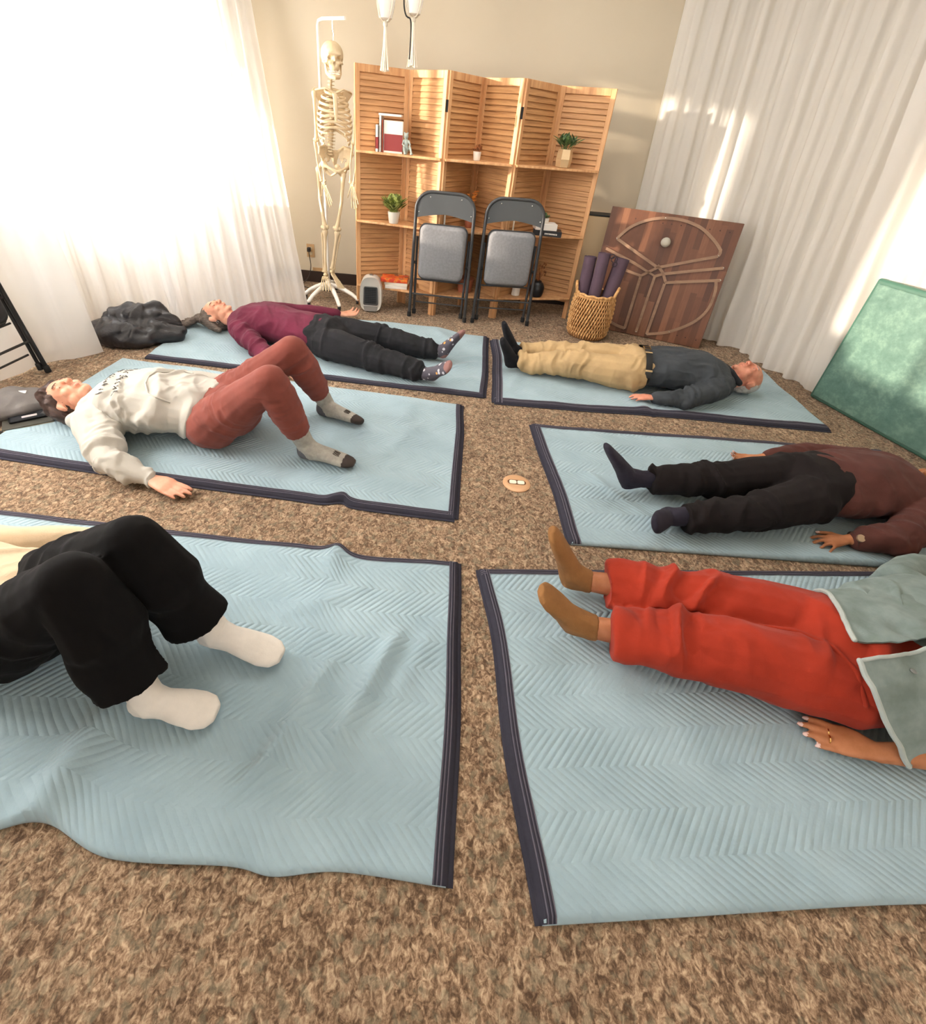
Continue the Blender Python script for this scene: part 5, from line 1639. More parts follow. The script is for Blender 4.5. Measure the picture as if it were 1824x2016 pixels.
# ------------------------------------------------------------------ wooden board with inlay
def board_mat():
    M = Mat('walnut_strip_board'); uv = M.coord('Object')
    xyz = M.sep(uv)
    x = M.math('MULTIPLY', xyz[0], 1 / .047); col = M.math('FLOOR', x)
    y = M.math('MULTIPLY', M.math('ADD', xyz[2], M.math('MULTIPLY', M.math('FRACT', M.math('MULTIPLY', col, .618)), 1.3)), 1 / .52); row = M.math('FLOOR', y)
    cb = M.node('ShaderNodeCombineXYZ'); M.l.new(col, cb.inputs[0]); M.l.new(row, cb.inputs[1])
    wn = M.node('ShaderNodeTexWhiteNoise', noise_dimensions='2D'); M.l.new(cb.outputs[0], wn.inputs['Vector'])
    gr = M.noise(M.mapping(uv, (9, 9, 1)), 7, 5, .65, .6)
    f = M.math('ADD', M.math('MULTIPLY', wn.outputs[0], .62), M.math('MULTIPLY', gr, .38))
    M.base(M.ramp(f, [(.2, '563525'), (.5, '67402b'), (.68, '744a33'), (.9, '885c41')]))
    M.set(Roughness=.42); M.bump(gr, .06, .002); return M.m
M_BOARD = board_mat(); M_INLAY = wood_mat('pale_strip', '7d604a', '92725a', 'a58468', 0, 3, 4, .5, .05); M_BEDGE = plain('dark_board_edge', '3b1d12', .5)
BL_, BR_ = A3(1.145, 4.150, 0.004), A3(2.022, 3.815, 0.004); bx = nrm(BR_ - BL_); by = A3(-bx[1], bx[0], 0)  # by points away from the room
LEAN = .165; BH = .93; BW = .945
bup = nrm(by * LEAN + A3(0, 0, 1) * .92); bn = np.cross(bx, bup); bn = bn if bn[1] < 0 else -bn
board = thing('wooden_board', 'square brown strip-wood board with pale curved inlay, leaning in the corner behind the basket', 'board', tuple(BL_))
board.rotation_mode = 'QUATERNION'
Mx = Matrix((tuple(bx), tuple(-bn), tuple(bup))).transposed(); board.rotation_quaternion = Mx.to_quaternion()
g = G(); g.box(0, BW, 0, .034, 0, BH); g.obj('board_slab', M_BOARD, board, True, smooth=False, bevel=.003)
def strip_path(P, w=.021, t=.011):
    g = G(); P2 = [(x * BW, z * BH) for x, z in P]
    V = []; F = []; m = len(P2)
    for i, (x, z) in enumerate(P2):
        a = P2[max(i - 1, 0)]; b = P2[min(i + 1, m - 1)]; d = nrm(A3(b[0] - a[0], b[1] - a[1])); n_ = A3(-d[1], d[0])
        for s, y in ((-w / 2, 0), (w / 2, 0), (w / 2, -t), (-w / 2, -t)): V.append((x + n_[0] * s, y, z + n_[1] * s))
    for i in range(m - 1):
        for k in range(4): F.append((i * 4 + k, i * 4 + (k + 1) % 4, (i + 1) * 4 + (k + 1) % 4, (i + 1) * 4 + k))
    F += [(3, 2, 1, 0), tuple((m - 1) * 4 + k for k in range(4))]
    g.add(V, F); return g
paths = [[(.104, .758), (.183, .858), (.303, .93), (.429, .963), (.562, .965), (.703, .931), (.808, .869), (.88, .81), (.905, .779), (.899, .742)],
         [(.104, .758), (.485, .585)], [(.899, .742), (.485, .585), (.376, .498), (.216, .527)], [(.967, .663), (.547, .544), (.485, .514)], [(.978, .568), (.579, .478)],
         [(.48, .603), (.541, .548), (.583, .479)], [(.039, .668), (.296, .589), (.485, .514), (.474, .034)], [(.376, .498), (.373, .043)], [(.373, .043), (.29, .058), (.21, .093), (.11, .18), (.05, .30), (.03, .42)],
         [(.946, .557), (.967, .476), (.961, .331), (.888, .206), (.732, .09), (.564, .032)], [(.577, .468), (.564, .032)]]
for P in paths:
    if len(P) > 5:
        q, _ = resample(P, 40); P = [tuple(t) for t in q]
    strip_path(P).obj('inlay_strip', M_INLAY, board, True, smooth=False)
for (x, z) in ((.43, .963), (.90, .745), (.965, .663), (.975, .568), (.732, .09), (.474, .034), (.564, .032), (.373, .043), (.104, .758)):
    g = G(); g.ell((x * BW, -.008, z * BH), (.006, .004, .006), n=8, m=6); g.obj('glass_pin', M_CHROME, board, True)
for (x, z) in ((.207, .929), (.422, .924), (.49, .926), (.562, .926), (.775, .927), (.85, .928), (.921, .926), (.804, .073), (.871, .07), (.957, .066)):
    g = G(); g.tube([(x * BW, .001, z * BH), (x * BW, -.0008, z * BH)], .005, 10); g.obj('drilled_hole', M_BEDGE, board, True)
glass = Mat('milky_crystal'); glass.base(lin('cfc8b8')); glass.set(Roughness=.25); glass.b.inputs['Transmission Weight'].default_value = .25; glass = glass.m
g = G(); g.ell((.487 * BW, -.030, .785 * BH), (.036, .030, .036), n=24, m=16); g.obj('crystal_knob', glass, board, True)
# storage box behind it
g = G(); g.box(1.07, 1.36, 4.44, 4.60, 0, .82)
ob = thing('box', 'tall cream box with a black lid between the screen and the wooden board', 'box', (1.21, 4.52, 0))
g.obj('carton', plain('cream_card', 'dcc39b', .8), ob, smooth=False, bevel=.004)
g = G(); g.box(1.065, 1.365, 4.435, 4.605, .82, .832); g.obj('lid', plain('black_plastic', '1b1b1c', .5), ob, smooth=False, bevel=.004)

# ------------------------------------------------------------------ green padded panel at the right
def green_mat():
    M = Mat('mottled_green_vinyl'); c = M.coord('Object')
    n = M.noise(c, 11, 5, .6, .3); n2 = M.noise(c, 38, 3, .6)
    f = M.math('ADD', M.math('MULTIPLY', n, .6), M.math('MULTIPLY', n2, .4))
    M.base(M.ramp(f, [(.36, '47665b'), (.5, '547367'), (.66, '6f8c7c')])); M.set(Roughness=.38); M.bump(n2, .12, .004); return M.m
M_GRN = green_mat(); M_GRND = plain('dark_green_vinyl', '3c6153', .4)
ga = A3(2.50, 3.10, 0); gb = A3(2.755, 2.27, 0); gx = nrm(gb - ga); gy = A3(-gx[1], gx[0], 0)
if gy[0] < 0: gy = -gy
GL, GH, GT = 1.25, .80, .055
gup = nrm(A3(0, 0, 1) + gy * .04)
table = thing('massage_table', 'folded green padded massage table standing on edge against the right curtain', 'table', tuple(ga))
table.rotation_mode = 'QUATERNION'; table.rotation_quaternion = Matrix((tuple(gx), tuple(np.cross(gup, gx)), tuple(gup))).transposed().to_quaternion()
sgn = 1 if (np.cross(gup, gx) @ gy) > 0 else -1
g = G(); g.box(0, GL, 0, sgn * GT, 0.002, GH) if sgn > 0 else g.box(0, GL, -GT, 0, 0.002, GH)
g.obj('padded_edge', M_GRND, table, True, smooth=True, bevel=.016, segs=4)
g = G(); y0, y1 = ((-.009, .004) if sgn > 0 else (-.004, .009)); g.box(.022, GL - .022, y0, y1, .024, GH - .028)
g.obj('padded_top', M_GRN, table, True, smooth=True, bevel=.008, segs=3)

# ------------------------------------------------------------------ space heater
M_SIL = plain('silver_plastic', 'dad6ce', .3, .3); M_GRIL = plain('dark_grille', '14181d', .75)
ht = thing('space_heater', 'small silver and black space heater on the carpet before the screen', 'heater', (-.655, 4.02, 0), rot=math.radians(4))
def hprof(w, z):  # oval front outline
    return w
def oval(wb, wt, h, n=28, zc=.13):
    P = []
    for k in range(n):
        a = 2 * math.pi * k / n; c, s = math.cos(a), math.sin(a)
        w = wb + (wt - wb) * (s * .5 + .5)
        P.append((w * math.copysign(abs(c) ** .62, c), zc + h * math.copysign(abs(s) ** .72, s)))
    return P
g = G()
V = []; F = []; rings = ((-.055, .90), (-.062, .97), (-.05, 1.0), (.03, 1.0), (.055, .92), (.062, .75)); base = oval(.098, .082, .142, 32, .147)
for y, s in rings:
    for x, z in base: V.append((x * s, y, .147 + (z - .147) * s))
m = len(base)
for i in range(len(rings) - 1):
    for k in range(m): F.append((i * m + k, i * m + (k + 1) % m, (i + 1) * m + (k + 1) % m, (i + 1) * m + k))
F.append(tuple(range(m))[::-1]); F.append(tuple((len(rings) - 1) * m + k for k in range(m)))
g.add(V, F); g.obj('casing', M_SIL, ht, True, sharp=60)
g = G(); g.prism(rrect(.060, .075, .014), -.064, -.056, lambda u, v, d: (u * (1 - .08 * (v > 0)), d, .135 + v)); gr_ = g.obj('grille_frame', plain('dark_grey_plastic', '454546', .6), ht, True, sharp=50)
g = G()
for k in range(9): g.box(-.046, .046, -.0665, -.0638, .078 + k * .0145, .078 + k * .0145 + .009)
for k in range(7): g.box(-.046 + k * .0147, -.043 + k * .0147, -.068, -.0655, .076, .206)
g.obj('grille_bars', M_GRIL, gr_, True, smooth=False)
g = G(); g.prism([(-.05, .012), (.05, .012), (.058, .050), (-.058, .050)], -.0655, -.055, lambda u, v, d: (u, d, v)); g.obj('base_panel', plain('mid_grey_plastic', '8d8a86', .45), ht, True, smooth=False)
g = G(); g.lathe([(.018, 0), (.017, .012), (.012, .015)], (0, 0, .288), 16); g.obj('dial', M_CHROME, ht, True)
for q in (-1, 1):
    g = G(); g.ell((q * .038, -.035, .262), (.014, .012, .008), n=12, m=8); g.obj('control_knob', M_CHROME, ht, True)
g = G(); g.box(-.05, .05, .062, .10, .02, .12); g.obj('rear_housing', plain('black_housing', '202021', .5), ht, True, smooth=False, bevel=.01)

# ------------------------------------------------------------------ wall outlet, second plate, cord
M_IVORY = plain('ivory_plate', 'b9966c', .4)
def onwall(x, z): return A3(x, WY, z)
wp = thing('wall_outlet', 'tan wall outlet with a black plug, left of the skeleton', 'outlet', (-1.325, WY, .28))
g = G(); g.box(-.036, .036, -.006, 0, -.058, .058); g.obj('cover_plate', M_IVORY, wp, True, smooth=False, bevel=.002)
for z in (-.022, .022):
    g = G(); g.prism(rrect(.016, .014, .008), -.0085, -.005, lambda u, v, d, z=z: (u, d, v + z)); g.obj('socket', plain('cream_socket', 'c8b997', .4), wp, True)
wq = thing('wall_plate', 'small tan wall plate low on the wall behind the skeleton feet', 'wall plate', (-1.26, WY, .10))
g = G(); g.box(-.055, .055, -.006, 0, -.032, .032); g.obj('cover_plate', M_IVORY, wq, True, smooth=False, bevel=.002)
cord = thing('power_cord', 'thin black power cord running from the wall outlet down to the carpet', 'cord', (-1.335, WY - .02, 0))
P, _ = resample([(-1.335, WY - .036, .285), (-1.325, WY - .05, .23), (-1.325, WY - .03, .14), (-1.345, WY - .06, .05), (-1.38, WY - .12, .006), (-1.30, 4.45, .005), (-1.0, 4.40, .005)], 40)
g = G(); g.tube([tuple(p) for p in P], .0035, 8); g.obj('cable', plain('black_cable', '17120f', .5), cord)
g = G(); g.box(-1.349, -1.321, WY - .044, WY - .008, .276, .312); g.obj('plug', plain('black_plug', '201a18', .5), cord, smooth=False, bevel=.004)

# floor outlet
fo = thing('floor_outlet', 'round tan floor outlet cover with two white sockets in the carpet', 'outlet', (.385, 1.812, 0))
g = G(); g.lathe([(.064, .0), (.064, .004), (.056, .008), (.045, .009), (.001, .009)], n=40); g.obj('cover_plate', plain('tan_metal_plate', 'd2a57c', .4, .2), fo, True)
g = G(); g.prism([(x, y) for x, y in rrect(.043, .017, .0165)], .0088, .0098, lambda u, v, d: (u, v, d)); g.obj('recess', plain('brown_recess', '70482c', .8), fo, True)
for q in (-1, 1):
    g = G(); g.prism(rrect(.0165, .0125, .008), .009, .0135, lambda u, v, d, q=q: (u + q * .0185, v - .003, d)); g.obj('socket', plain('white_socket', 'f2ecd6', .35), fo, True, bevel=.001)

# ------------------------------------------------------------------ jacket, pouch, book and phone by the left curtain
M_PUFF = Mat('black_puffer_nylon'); _c = M_PUFF.coord('Object'); M_PUFF.base(lin('1f1d20')); M_PUFF.set(Roughness=.38); M_PUFF.b.inputs['Specular IOR Level'].default_value = .5
M_PUFF.bump(M_PUFF.noise(_c, 26, 4, .6, .8), .5, .01); M_PUFF = M_PUFF.m
g = G(); jc = A3(-2.00, 3.02, 0)
g.ell(jc + A3(-.16, -.08, .075), (.17, .14, .085)); g.ell(jc + A3(.0, .02, .095), (.20, .13, .085)); g.ell(jc + A3(-.02, .03, .165), (.14, .09, .055))
g.capsule([jc + A3(-.22, -.1, .09), jc + A3(-.12, .04, .15), jc + A3(.06, .08, .16), jc + A3(.16, .06, .10)], [.06, .07, .065, .05])
g.capsule([jc + A3(-.12, -.14, .06), jc + A3(.05, -.09, .06), jc + A3(.20, .0, .05)], [.06, .065, .05])
g.capsule([jc + A3(-.2, -.17, .05), jc + A3(-.05, -.17, .045), jc + A3(.08, -.13, .05)], [.05, .05, .04])
g.capsule([jc + A3(.02, -.04, .12), jc + A3(.14, -.02, .10), jc + A3(.235, .03, .075)], [.035, .040, .028])
me = fuse(g, .008, 4)
wrinkle(me, [(jc + A3(-.1, -.05, .1), (1, .3, 0), .16, .016, 13), (jc + A3(.08, .03, .12), (.8, -.6, .2), .16, .014, 14), (jc + A3(.0, -.1, .05), (1, -.3, .3), .2, .008, 12)], .010, 9, 61, .003)
o = fin(me, 'jacket', M_PUFF); tag(o, 'crumpled black puffer jacket on the floor by the white curtain', 'jacket')
g = G()
for z in (.0, .012):
    g.capsule([jc + A3(.04, -.02, .150 + z * .2), jc + A3(.14, .005, .135), jc + A3(.22, .05, .105)], [.022, .024, .016])
me = fuse(g, .005, 2); wrinkle(me, [], .004, 40, 5); fin(me, 'fur_trim', plain('dark_fleece_trim', '2b2728', 1.0), o)
M_GREYB = cloth('grey_felt', '77726f', .12, .9, 200, .3, .2, 8)
g = G(); bc2 = A3(-2.12, 2.02, 0)
g.capsule([bc2 + A3(-.10, -.10, .045), bc2 + A3(.02, .02, .05), bc2 + A3(.10, .10, .035)], [(.13, .045), (.14, .048), (.10, .03)])
me = fuse(g, .007, 4); wrinkle(me, [(bc2, (1, 0, 0), .2, .006, 12)], .005, 9, 71, .003)
o = fin(me, 'pouch', M_GREYB); tag(o, 'grey soft pouch with a small white tag on the floor at the left edge', 'bag')
sf = on_surface(o); p = sf(-2.075, 2.06, .0015); g = G()
g.bar(p - A3(.016, .006, 0), p + A3(.016, .006, 0), .020, .0012, (.2, -.2, 1)); g.obj('care_tag', plain('white_tag', 'e3dcd8', .7), o, smooth=False)
nb = thing('notebook', 'tan-edged notebook under the dark phone beside the grey pouch', 'notebook', (-1.965, 1.925, .002), rot=math.radians(38))
g = G(); g.box(-.10, .10, -.065, .065, 0, .004); g.box(-.10, .10, -.065, .065, .022, .026); g.obj('cover', plain('dark_olive_cover', '37352c', .7), nb, True, smooth=False, bevel=.001)
g = G(); g.box(-.097, .097, -.063, .060, .004, .022); g.obj('page_block', plain('tan_pages', 'bda88c', .9), nb, True, smooth=False)
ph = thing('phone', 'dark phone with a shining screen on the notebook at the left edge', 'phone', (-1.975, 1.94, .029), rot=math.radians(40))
g = G(); g.prism(rrect(.075, .037, .010), 0, .008, lambda u, v, d: (u, v, d)); g.obj('casing', plain('black_glass', '16171a', .15), ph, True, sharp=50)
g = G(); g.prism(rrect(.068, .032, .006), .008, .0084, lambda u, v, d: (u, v, d)); g.obj('display', plain('glossy_display', '2a2c30', .05), ph, True)
g = G(); g.prism(rrect(.030, .010, .003), .0084, .0088, lambda u, v, d: (u + .005, v - .004, d)); g.obj('display_reflection', plain('pale_reflection_block', 'b9b0b2', .4), ph, True)  # pale reflection on the display, built in as a thin raised block
g = G(); P, _ = resample([(-2.25, 1.80, .012), (-2.10, 1.78, .014), (-1.99, 1.84, .010), (-1.93, 1.855, .006)], 20)
g.tube([tuple(p) for p in P], .008, 8); g.ell((-1.925, 1.857, .008), (.018, .010, .006))
tag(g.obj('strap', plain('dark_brown_strap', '2b1f1a', .7)), 'dark strap lying beside the notebook on the carpet', 'strap')

# ------------------------------------------------------------------ hanging planters
M_MAC = cloth('cream_macrame_cord', 'e6dac6', .06, .9, 400, .3, .2, 30); M_WPOT = plain('white_glazed_pot', 'e8e2d8', .3)
def planter(label, x, y, zp, zt, wpot, lopen):
    o = thing('hanging_planter', label, 'planter', (x, y, zt))
    g = G(); g.lathe([(.030, zp), (.040, zp + .004), (.052, zp + .05), (.062, zp + .12), (.066, zp + .16), (.060, zp + .16)], (x, y, 0), 28); g.obj('pot', M_WPOT, o)
    for k in range(4):
        a = math.pi / 4 + k * math.pi / 2
        P = [(x, y, zp - .012)]
        for (r, z) in ((.034, zp - .002), (.060, zp + .05), (.069, zp + .11), (.073, zp + .17), (.055, zp + .30), (.018, zp + .52), (.006, 2.62)):
            P.append((x + r * math.cos(a), y + r * math.sin(a), z))
        g = G(); Q, _ = resample(P, 30); g.tube([tuple(q) for q in Q], .0042, 7); g.obj('cord', M_MAC, o)
    g = G(); g.lathe([(.009, 0), (.014, .006), (.014, .024), (.009, .030)], (x, y, zp - .035), 14); g.obj('knot', M_MAC, o)
    rs = random.Random(int(x * 1000))
    g = G(); n = 14
    for k in range(n):
        a = 2 * math.pi * k / n; r1 = .006; r2 = lopen * (.5 + .5 * rs.random())
        sp = -.008 if k % 2 else .008
        P = [(x + r1 * math.cos(a), y + r1 * math.sin(a), zp - .03), (x + r1 * 1.3 * math.cos(a) + sp * .4, y + r1 * 1.3 * math.sin(a), lerp(zp, zt, .5) * 1.0),
             (x + r2 * math.cos(a) + sp, y + r2 * math.sin(a), zt + .02 + rs.random() * .01), (x + r2 * 1.2 * math.cos(a) + sp, y + r2 * 1.2 * math.sin(a), zt + rs.random() * .012)]
        P = [(p[0], p[1], float(p[2])) for p in P]
        g.loft(P, [.0032, .0030, .0042, .0065], [None] * 4, 7)
    g.obj('tassel', M_MAC, o)
    g = G(); g.tube([(x, y, 2.60), (x, y, 2.695)], .004, 8); g.obj('ceiling_hook', M_CHROME, o)
    return o
planter('white pot in cream macrame hanging above the left end of the screen, its tassel full', -.555, 3.90, 1.865, 1.605, .05, .022)
o = planter('white pot in cream macrame with a black strap, hanging right of the other planter', -.385, 3.92, 1.90, 1.640, .05, .020)
g = G(); P, _ = resample([(-.445, 3.885, 2.02), (-.440, 3.87, 1.93), (-.425, 3.875, 1.885), (-.400, 3.88, 1.872), (-.395, 3.885, 1.80), (-.400, 3.89, 1.68)], 30)
g.tube([tuple(q) for q in P], .0045, 7); g.obj('black_strap', plain('black_webbing', '14110f', .7), o)

# ------------------------------------------------------------------ skeleton and its stand
M_BONE = Mat('ivory_bone'); _c = M_BONE.coord('Object'); M_BONE.base(M_BONE.ramp(M_BONE.noise(_c, 14, 4), [(.3, 'c9b28c'), (.7, 'ddc9a6')])); M_BONE.set(Roughness=.5); M_BONE.bump(M_BONE.noise(_c, 60, 3), .15, .003); M_BONE = M_BONE.m
M_STAND = plain('white_enamel', 'eeeae2', .35)
SY = 4.19
st = thing('skeleton_stand', 'white rolling stand with a curved five-leg base and hanging arm, holding the skeleton', 'stand', (-1.06, 4.24, 0))
g = G(); g.lathe([(.026, .075), (.030, .085), (.030, .135), (.018, .150), (.016, .16)], (-1.06, 4.24, 0), 20); g.obj('hub', M_STAND, st)
for k, (fx, fy) in enumerate(((-1.245, 4.155), (-1.165, 3.96), (-.905, 3.93), (-.79, 4.13), (-1.05, 4.48))):
    h_ = A3(-1.06, 4.24, .118); e = A3(fx, fy, .045); m1 = lerp(h_, e, .55) + A3(0, 0, .022)
    g = G(); g.capsule([h_, lerp(h_, m1, .6) + A3(0, 0, .006), m1, lerp(m1, e, .6) + A3(0, 0, .008), e], [.020, .020, .018, .016, .015], n=12); lg = g.obj('leg', M_STAND, st)
    g = G(); g.tube([(fx - .010, fy, .020), (fx + .010, fy, .020)], .0195, 16); g.obj('caster', M_RUB, lg)
g = G(); P = [(-1.06, 4.24, .14), (-1.06, 4.245, .5), (-1.065, 4.27, .95), (-1.07, 4.275, 1.3), (-1.07, 4.275, 1.845), (-1.062, 4.272, 1.872), (-1.035, 4.26, 1.882), (-.86, 4.17, 1.885)]
g.tube(P, .0105, 10); g.obj('pole', M_STAND, st)
g = G(); Q = [(-.955, 4.215, 1.875), (-.955, 4.214, 1.835), (-.949, 4.213, 1.80), (-.953, 4.21, 1.762)]; g.tube(Q, .0022, 6); g.obj('hanging_hook', M_CHROME, st)

sk = thing('skeleton', 'life-size ivory model skeleton hanging upright on the white stand', 'skeleton', (-.99, SY, .16))
def S(x, z, dy=0.0): return A3(x, SY + dy, z)
# skull
hc = S(-.955, 1.665); Ask = frame((0, .0, 1), (.42, -1, -.18))
W = lambda x, y, z: hc + Ask[0] * x + Ask[1] * y + Ask[2] * z
g = G(); g.ell(W(0, -.020, .025), (.077, .090, .079), Ask, 22, 16); g.ell(W(0, .040, .015), (.056, .040, .050), Ask); 
g.ell(W(0, .055, -.040), (.036, .030, .036), Ask); g.ell(W(0, .072, .026), (.048, .012, .012), Ask)
for q in (-1, 1):
    g.capsule([W(q * .048, .062, -.018), W(q * .062, .03, -.022), W(q * .066, -.01, -.018)], [.009, .006, .006], n=8)
    g.ell(W(q * .026, .066, -.022), (.016, .014, .014), Ask)
g.capsule([W(0, .078, .012), W(0, .090, -.012)], [.006, .006], n=8)
sku = fuse(g, .004, 2)
co = get_co(sku)
for q in (-1, 1):
    c = W(q * .030, .082, .002); d = co - c; r = np.sqrt(((d @ Ask[0]) / .018) ** 2 + ((d @ Ask[2]) / .016) ** 2 + ((d @ Ask[1]) / .04) ** 2)
    k = np.clip(1 - r, 0, 1); co = co - Ask[1] * (k * .034)[:, None]
c = W(0, .088, -.026); d = co - c; r = np.sqrt(((d @ Ask[0]) / .012) ** 2 + ((d @ Ask[2]) / .015) ** 2 + ((d @ Ask[1]) / .04) ** 2); co = co - Ask[1] * (np.clip(1 - r, 0, 1) * .022)[:, None]
set_co(sku, co)
M_SOCKET = plain('shadowed_bone_hollow', '8a7455', .8)
sk_ = fin(sku, 'skull', [M_BONE, M_SOCKET], sk)
g = G(); P = [W(q * x, y, z) for q, x, y, z in ((-1, .052, .005, -.03), (-1, .048, .02, -.075), (-1, .030, .06, -.098), (1, 0, .078, -.102), (1, .030, .06, -.098), (1, .048, .02, -.075), (1, .052, .005, -.03))]
g.capsule(P, [(.007, .012), (.008, .014), (.009, .013), (.011, .014), (.009, .013), (.008, .014), (.007, .012)], tuple(Ask[2]), 10); g.obj('jaw', M_BONE, sk)
g = G()
for k in range(12):
    x = (k - 5.5) * .0066
    for z in (-.070, -.082): g.ell(W(x, .079 - 9 * x * x * 2, z), (.0030, .003, .0055), Ask, 6, 5)
g.obj('teeth', plain('tooth_enamel', 'efe6d2', .3), sk)
# spine
g = G(); sp_pts, _ = resample([(-.975, .03, 1.585), (-.985, .035, 1.52), (-.985, .045, 1.42), (-.985, .05, 1.33), (-.99, .035, 1.24), (-.998, .02, 1.15), (-1.0, .03, 1.10)], 24)
for i, (x, dy, z) in enumerate(sp_pts):
    r = .012 + .010 * i / 23; p = S(x, z, dy)
    g.lathe([(r * .9, -.008), (r, -.006), (r * .85, 0), (r, .006), (r * .9, .008)], tuple(p), 12)
    g.capsule([p, p + A3(0, .030, -.010)], [.005, .003], n=6)
    for q in (-1, 1): g.capsule([p, p + A3(q * (.022 + .008 * i / 23), .012, 0)], [.004, .003], n=6)
g.obj('spine', M_BONE, sk)
# ribs
yaw = math.radians(22); RX = A3(math.cos(yaw), math.sin(yaw) * 1.0, 0); RYv = A3(math.sin(yaw), -math.cos(yaw), 0)  # right / front of the chest
cc = S(-.955, 0)
def T_(x, f, z): return cc + RX * x + RYv * f + A3(0, 0, z)
for i in range(10):
    z0 = 1.500 - i * .0265; w = [.062, .085, .100, .110, .118, .122, .124, .122, .116, .108][i]; dpt = [.06, .075, .085, .09, .095, .098, .098, .095, .088, .08][i]
    drop = .035 + .008 * i; end = 1.0 if i < 7 else .86 - .06 * (i - 7)
    for q in (-1, 1):
        P = []
        for t in np.linspace(0, end, 12):
            a = math.pi * t
            P.append(T_(q * w * math.sin(a) ** .8 if t > 0 else 0, -dpt * .75 * math.cos(a) - .0, z0 - drop * t - .02 * math.sin(a) * (i / 9) + (.02 * max(0, t - .8) * 4 if i > 3 else 0)))
        g = G(); g.loft([tuple(p) for p in P], [(.005, .0085)] * 12, (0, 0, 1), 8); g.obj('rib', M_BONE, sk)
g = G(); g.capsule([T_(0, .050, 1.475), T_(0, .060, 1.44), T_(0, .070, 1.38), T_(0, .072, 1.33), T_(0, .070, 1.305)], [(.020, .007), (.014, .006), (.015, .006), (.012, .005), (.005, .004)], tuple(RYv), 10); g.obj('sternum', M_BONE, sk)
for q in (-1, 1):
    g = G(); g.capsule([T_(q * .012, .055, 1.480), T_(q * .06, .050, 1.500), T_(q * .10, .02, 1.492), T_(q * .125, .0, 1.485)], [.007, .006, .006, .006], n=8); g.obj('collarbone', M_BONE, sk)
    g = G(); g.prism([(0.04, 1.49), (.13, 1.50), (.145, 1.48), (.10, 1.42), (.075, 1.345), (.055, 1.38)], -.075, -.068, lambda u, v, d, q=q: tuple(T_(q * u, d + .2 * (u - .05), v)))
    g.obj('shoulder_blade', M_BONE, sk, smooth=False, bevel=.002)
# pelvis
g = G(); pz = 1.085
for q in (-1, 1):
    P = [T_(q * .025, -.055, pz + .03), T_(q * .07, -.05, pz + .065), T_(q * .115, -.01, pz + .055), T_(q * .125, .03, pz + .02)]
    g.capsule(P, [.012, .010, .010, .009], n=8)
    V = []
    rows = [[T_(q * .025, -.055, pz + .03), T_(q * .07, -.05, pz + .065), T_(q * .115, -.01, pz + .055), T_(q * .125, .03, pz + .02)],
            [T_(q * .025, -.05, pz), T_(q * .06, -.035, pz + .01), T_(q * .085, .0, pz + .0), T_(q * .10, .03, pz - .02)],
            [T_(q * .045, -.03, pz - .03), T_(q * .06, -.02, pz - .035), T_(q * .075, .0, pz - .04), T_(q * .085, .02, pz - .05)]]
    flap(g, rows if q > 0 else [r[::-1] for r in rows], .016)
    g.ell(T_(q * .088, .01, pz - .055), (.026, .024, .026))
    g.capsule([T_(q * .08, .03, pz - .06), T_(q * .045, .055, pz - .075), T_(q * .008, .062, pz - .09)], [.012, .009, .013], n=8)
    g.capsule([T_(q * .01, .058, pz - .10), T_(q * .04, .02, pz - .125), T_(q * .07, -.01, pz - .10), T_(q * .08, 0, pz - .07)], [.009, .009, .013, .014], n=8)
g.capsule([T_(0, -.05, pz + .03), T_(0, -.062, pz - .01), T_(0, -.05, pz - .06)], [(.032, .014), (.028, .012), (.010, .008)], (0, 0, 1), 10)
g.capsule([T_(0, -.05, pz + .03), T_(0, -.062, pz - .01), T_(0, -.05, pz - .06)], [(.014, .032), (.012, .028), (.008, .010)], tuple(RX), 10)
pe = fuse(g, .005, 2); fin(pe, 'pelvis', M_BONE, sk)
def bone(name, a, b, r, e0, e1, bow=0.0, parent=sk):
    g = G(); a = A3(*a); b = A3(*b); m = lerp(a, b, .5) + A3(bow, 0, 0)
    g.capsule([a, lerp(a, m, .25), lerp(a, m, .6), m, lerp(m, b, .5), lerp(m, b, .8), b], [e0, r * 1.25, r * 1.0, r, r, r * 1.3, e1], n=10)
    d = nrm(b - a); s_ = nrm(np.cross(d, (0, 1, 0)))
    for q in (-1, 1): g.ell(b + s_ * q * e1 * .7, (e1 * .8, e1 * .9, e1 * .8), n=10, m=7)
    return g.obj(name, M_BONE, parent)
shL_, elL_, wrL_ = S(-1.095, 1.465, -.0), S(-1.095, 1.185, -.0), S(-1.045, .925, -.055)
shR_, elR_, wrR_ = S(-.800, 1.455, -.01), S(-.812, 1.190, -.02), S(-.825, .930, -.05)
hpL, knL_, anL_ = S(-1.085, 1.005, .01), S(-1.055, .590, -.02), S(-1.072, .235, .0)
hpR, knR_, anR_ = S(-.905, .985, -.02), S(-.955, .590, -.03), S(-1.010, .270, -.02)
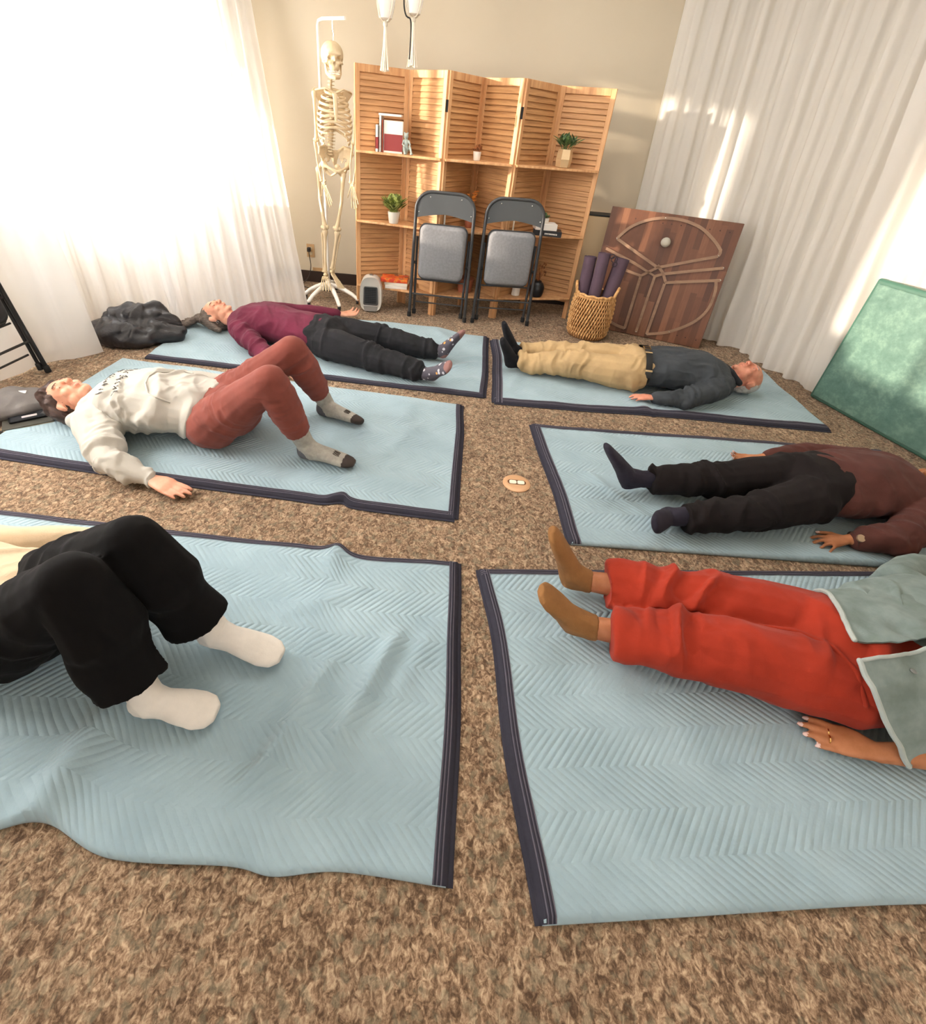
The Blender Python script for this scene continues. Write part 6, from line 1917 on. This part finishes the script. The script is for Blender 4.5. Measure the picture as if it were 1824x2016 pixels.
for (sh, el, wr, hx) in ((shL_, elL_, wrL_, (.05, -.01)), (shR_, elR_, wrR_, (.02, -.015))):
    g = G(); g.ell(sh + A3(0, 0, .005), (.022, .022, .022), n=12, m=8); bone('upper_arm_bone', sh, el, .009, .018, .016)
    bone('forearm_bone', el + A3(-.012, 0, -.02), wr + A3(-.012, 0, .0), .0055, .011, .009, -.008); bone('forearm_bone', el + A3(.012, -.005, -.02), wr + A3(.012, 0, .0), .005, .008, .009, .010)
    hg = G(); d = nrm(A3(hx[0], hx[1], -.18)); s_ = A3(.8, -.6, 0)
    for j in range(6): hg.ell(wr + d * (.010 + .012 * (j // 3)) + s_ * .012 * (j % 3 - 1), .0085, n=8, m=6)
    for k in range(5):
        o_ = (k - 2) * .010; sp_ = (k - 2) * .16; base = wr + d * .03 + s_ * o_
        dd = nrm(d + s_ * sp_ + A3(0, -.1 * (k - 2), 0)); ln = (.045, .060, .062, .058, .050)[k]
        if k == 0: dd = nrm(d + s_ * -.6); ln = .04
        p = base
        for seg, f in enumerate((1, .62, .42, .3)):
            if k == 0 and seg == 3: break
            e = p + dd * ln * f; hg.capsule([p, lerp(p, e, .5), e], [.0050, .0032, .0046], n=6); p = e + dd * .002
    hg.obj('hand_bones', M_BONE, sk)
for (hp, kn, an, toe, bow) in ((hpL, knL_, anL_, A3(.03, -.12, -.085), .0), (hpR, knR_, anR_, A3(.085, -.06, -.09), .012)):
    q = 1 if hp[0] > -1 else -1
    g = G(); g.capsule([hp + A3(-q * .03, 0, .03), hp, hp + A3(q * .012, 0, -.02)], [.020, .013, .017], n=10)
    g.ell(hp + A3(-q * .035, 0, .035), .022, n=12, m=8); th = g.obj('hip_joint', M_BONE, sk)
    bone('thigh_bone', hp + A3(q * .008, 0, -.01), kn, .0125, .022, .023, q * .012)
    g = G(); g.ell(kn + A3(0, -.028, .0), (.017, .009, .019), n=12, m=8); g.obj('kneecap', M_BONE, sk)
    bone('shin_bone', kn + A3(0, 0, -.035), an, .011, .024, .014)
    bone('calf_bone', kn + A3(-.026 if q < 0 else .022, .008, -.05), an + A3(-.018 if q < 0 else .016, .005, .0), .0055, .009, .010)
    g = G(); g.ell(an + A3(0, .018, -.035), (.018, .028, .020)); g.ell(an + A3(0, -.008, -.022), (.017, .022, .016))
    td = nrm(toe); s_ = nrm(np.cross(td, (0, .3, 1))); b0 = an + A3(0, -.012, -.03) + td * .02
    for j in range(4): g.ell(b0 + s_ * (j - 1.5) * .012, (.010, .012, .010), n=8, m=6)
    for k in range(5):
        o_ = (k - 2) * .012; dd = nrm(td + s_ * (k - 2) * .09); p = b0 + s_ * o_ + td * .008
        for ln in (.060, .026, .018, .012):
            e = p + dd * ln; g.capsule([p, lerp(p, e, .5), e], [.0062, .004, .0055], n=6); p = e + dd * .002; dd = nrm(dd + A3(0, 0, -.08))
    g.obj('foot_bones', M_BONE, sk)
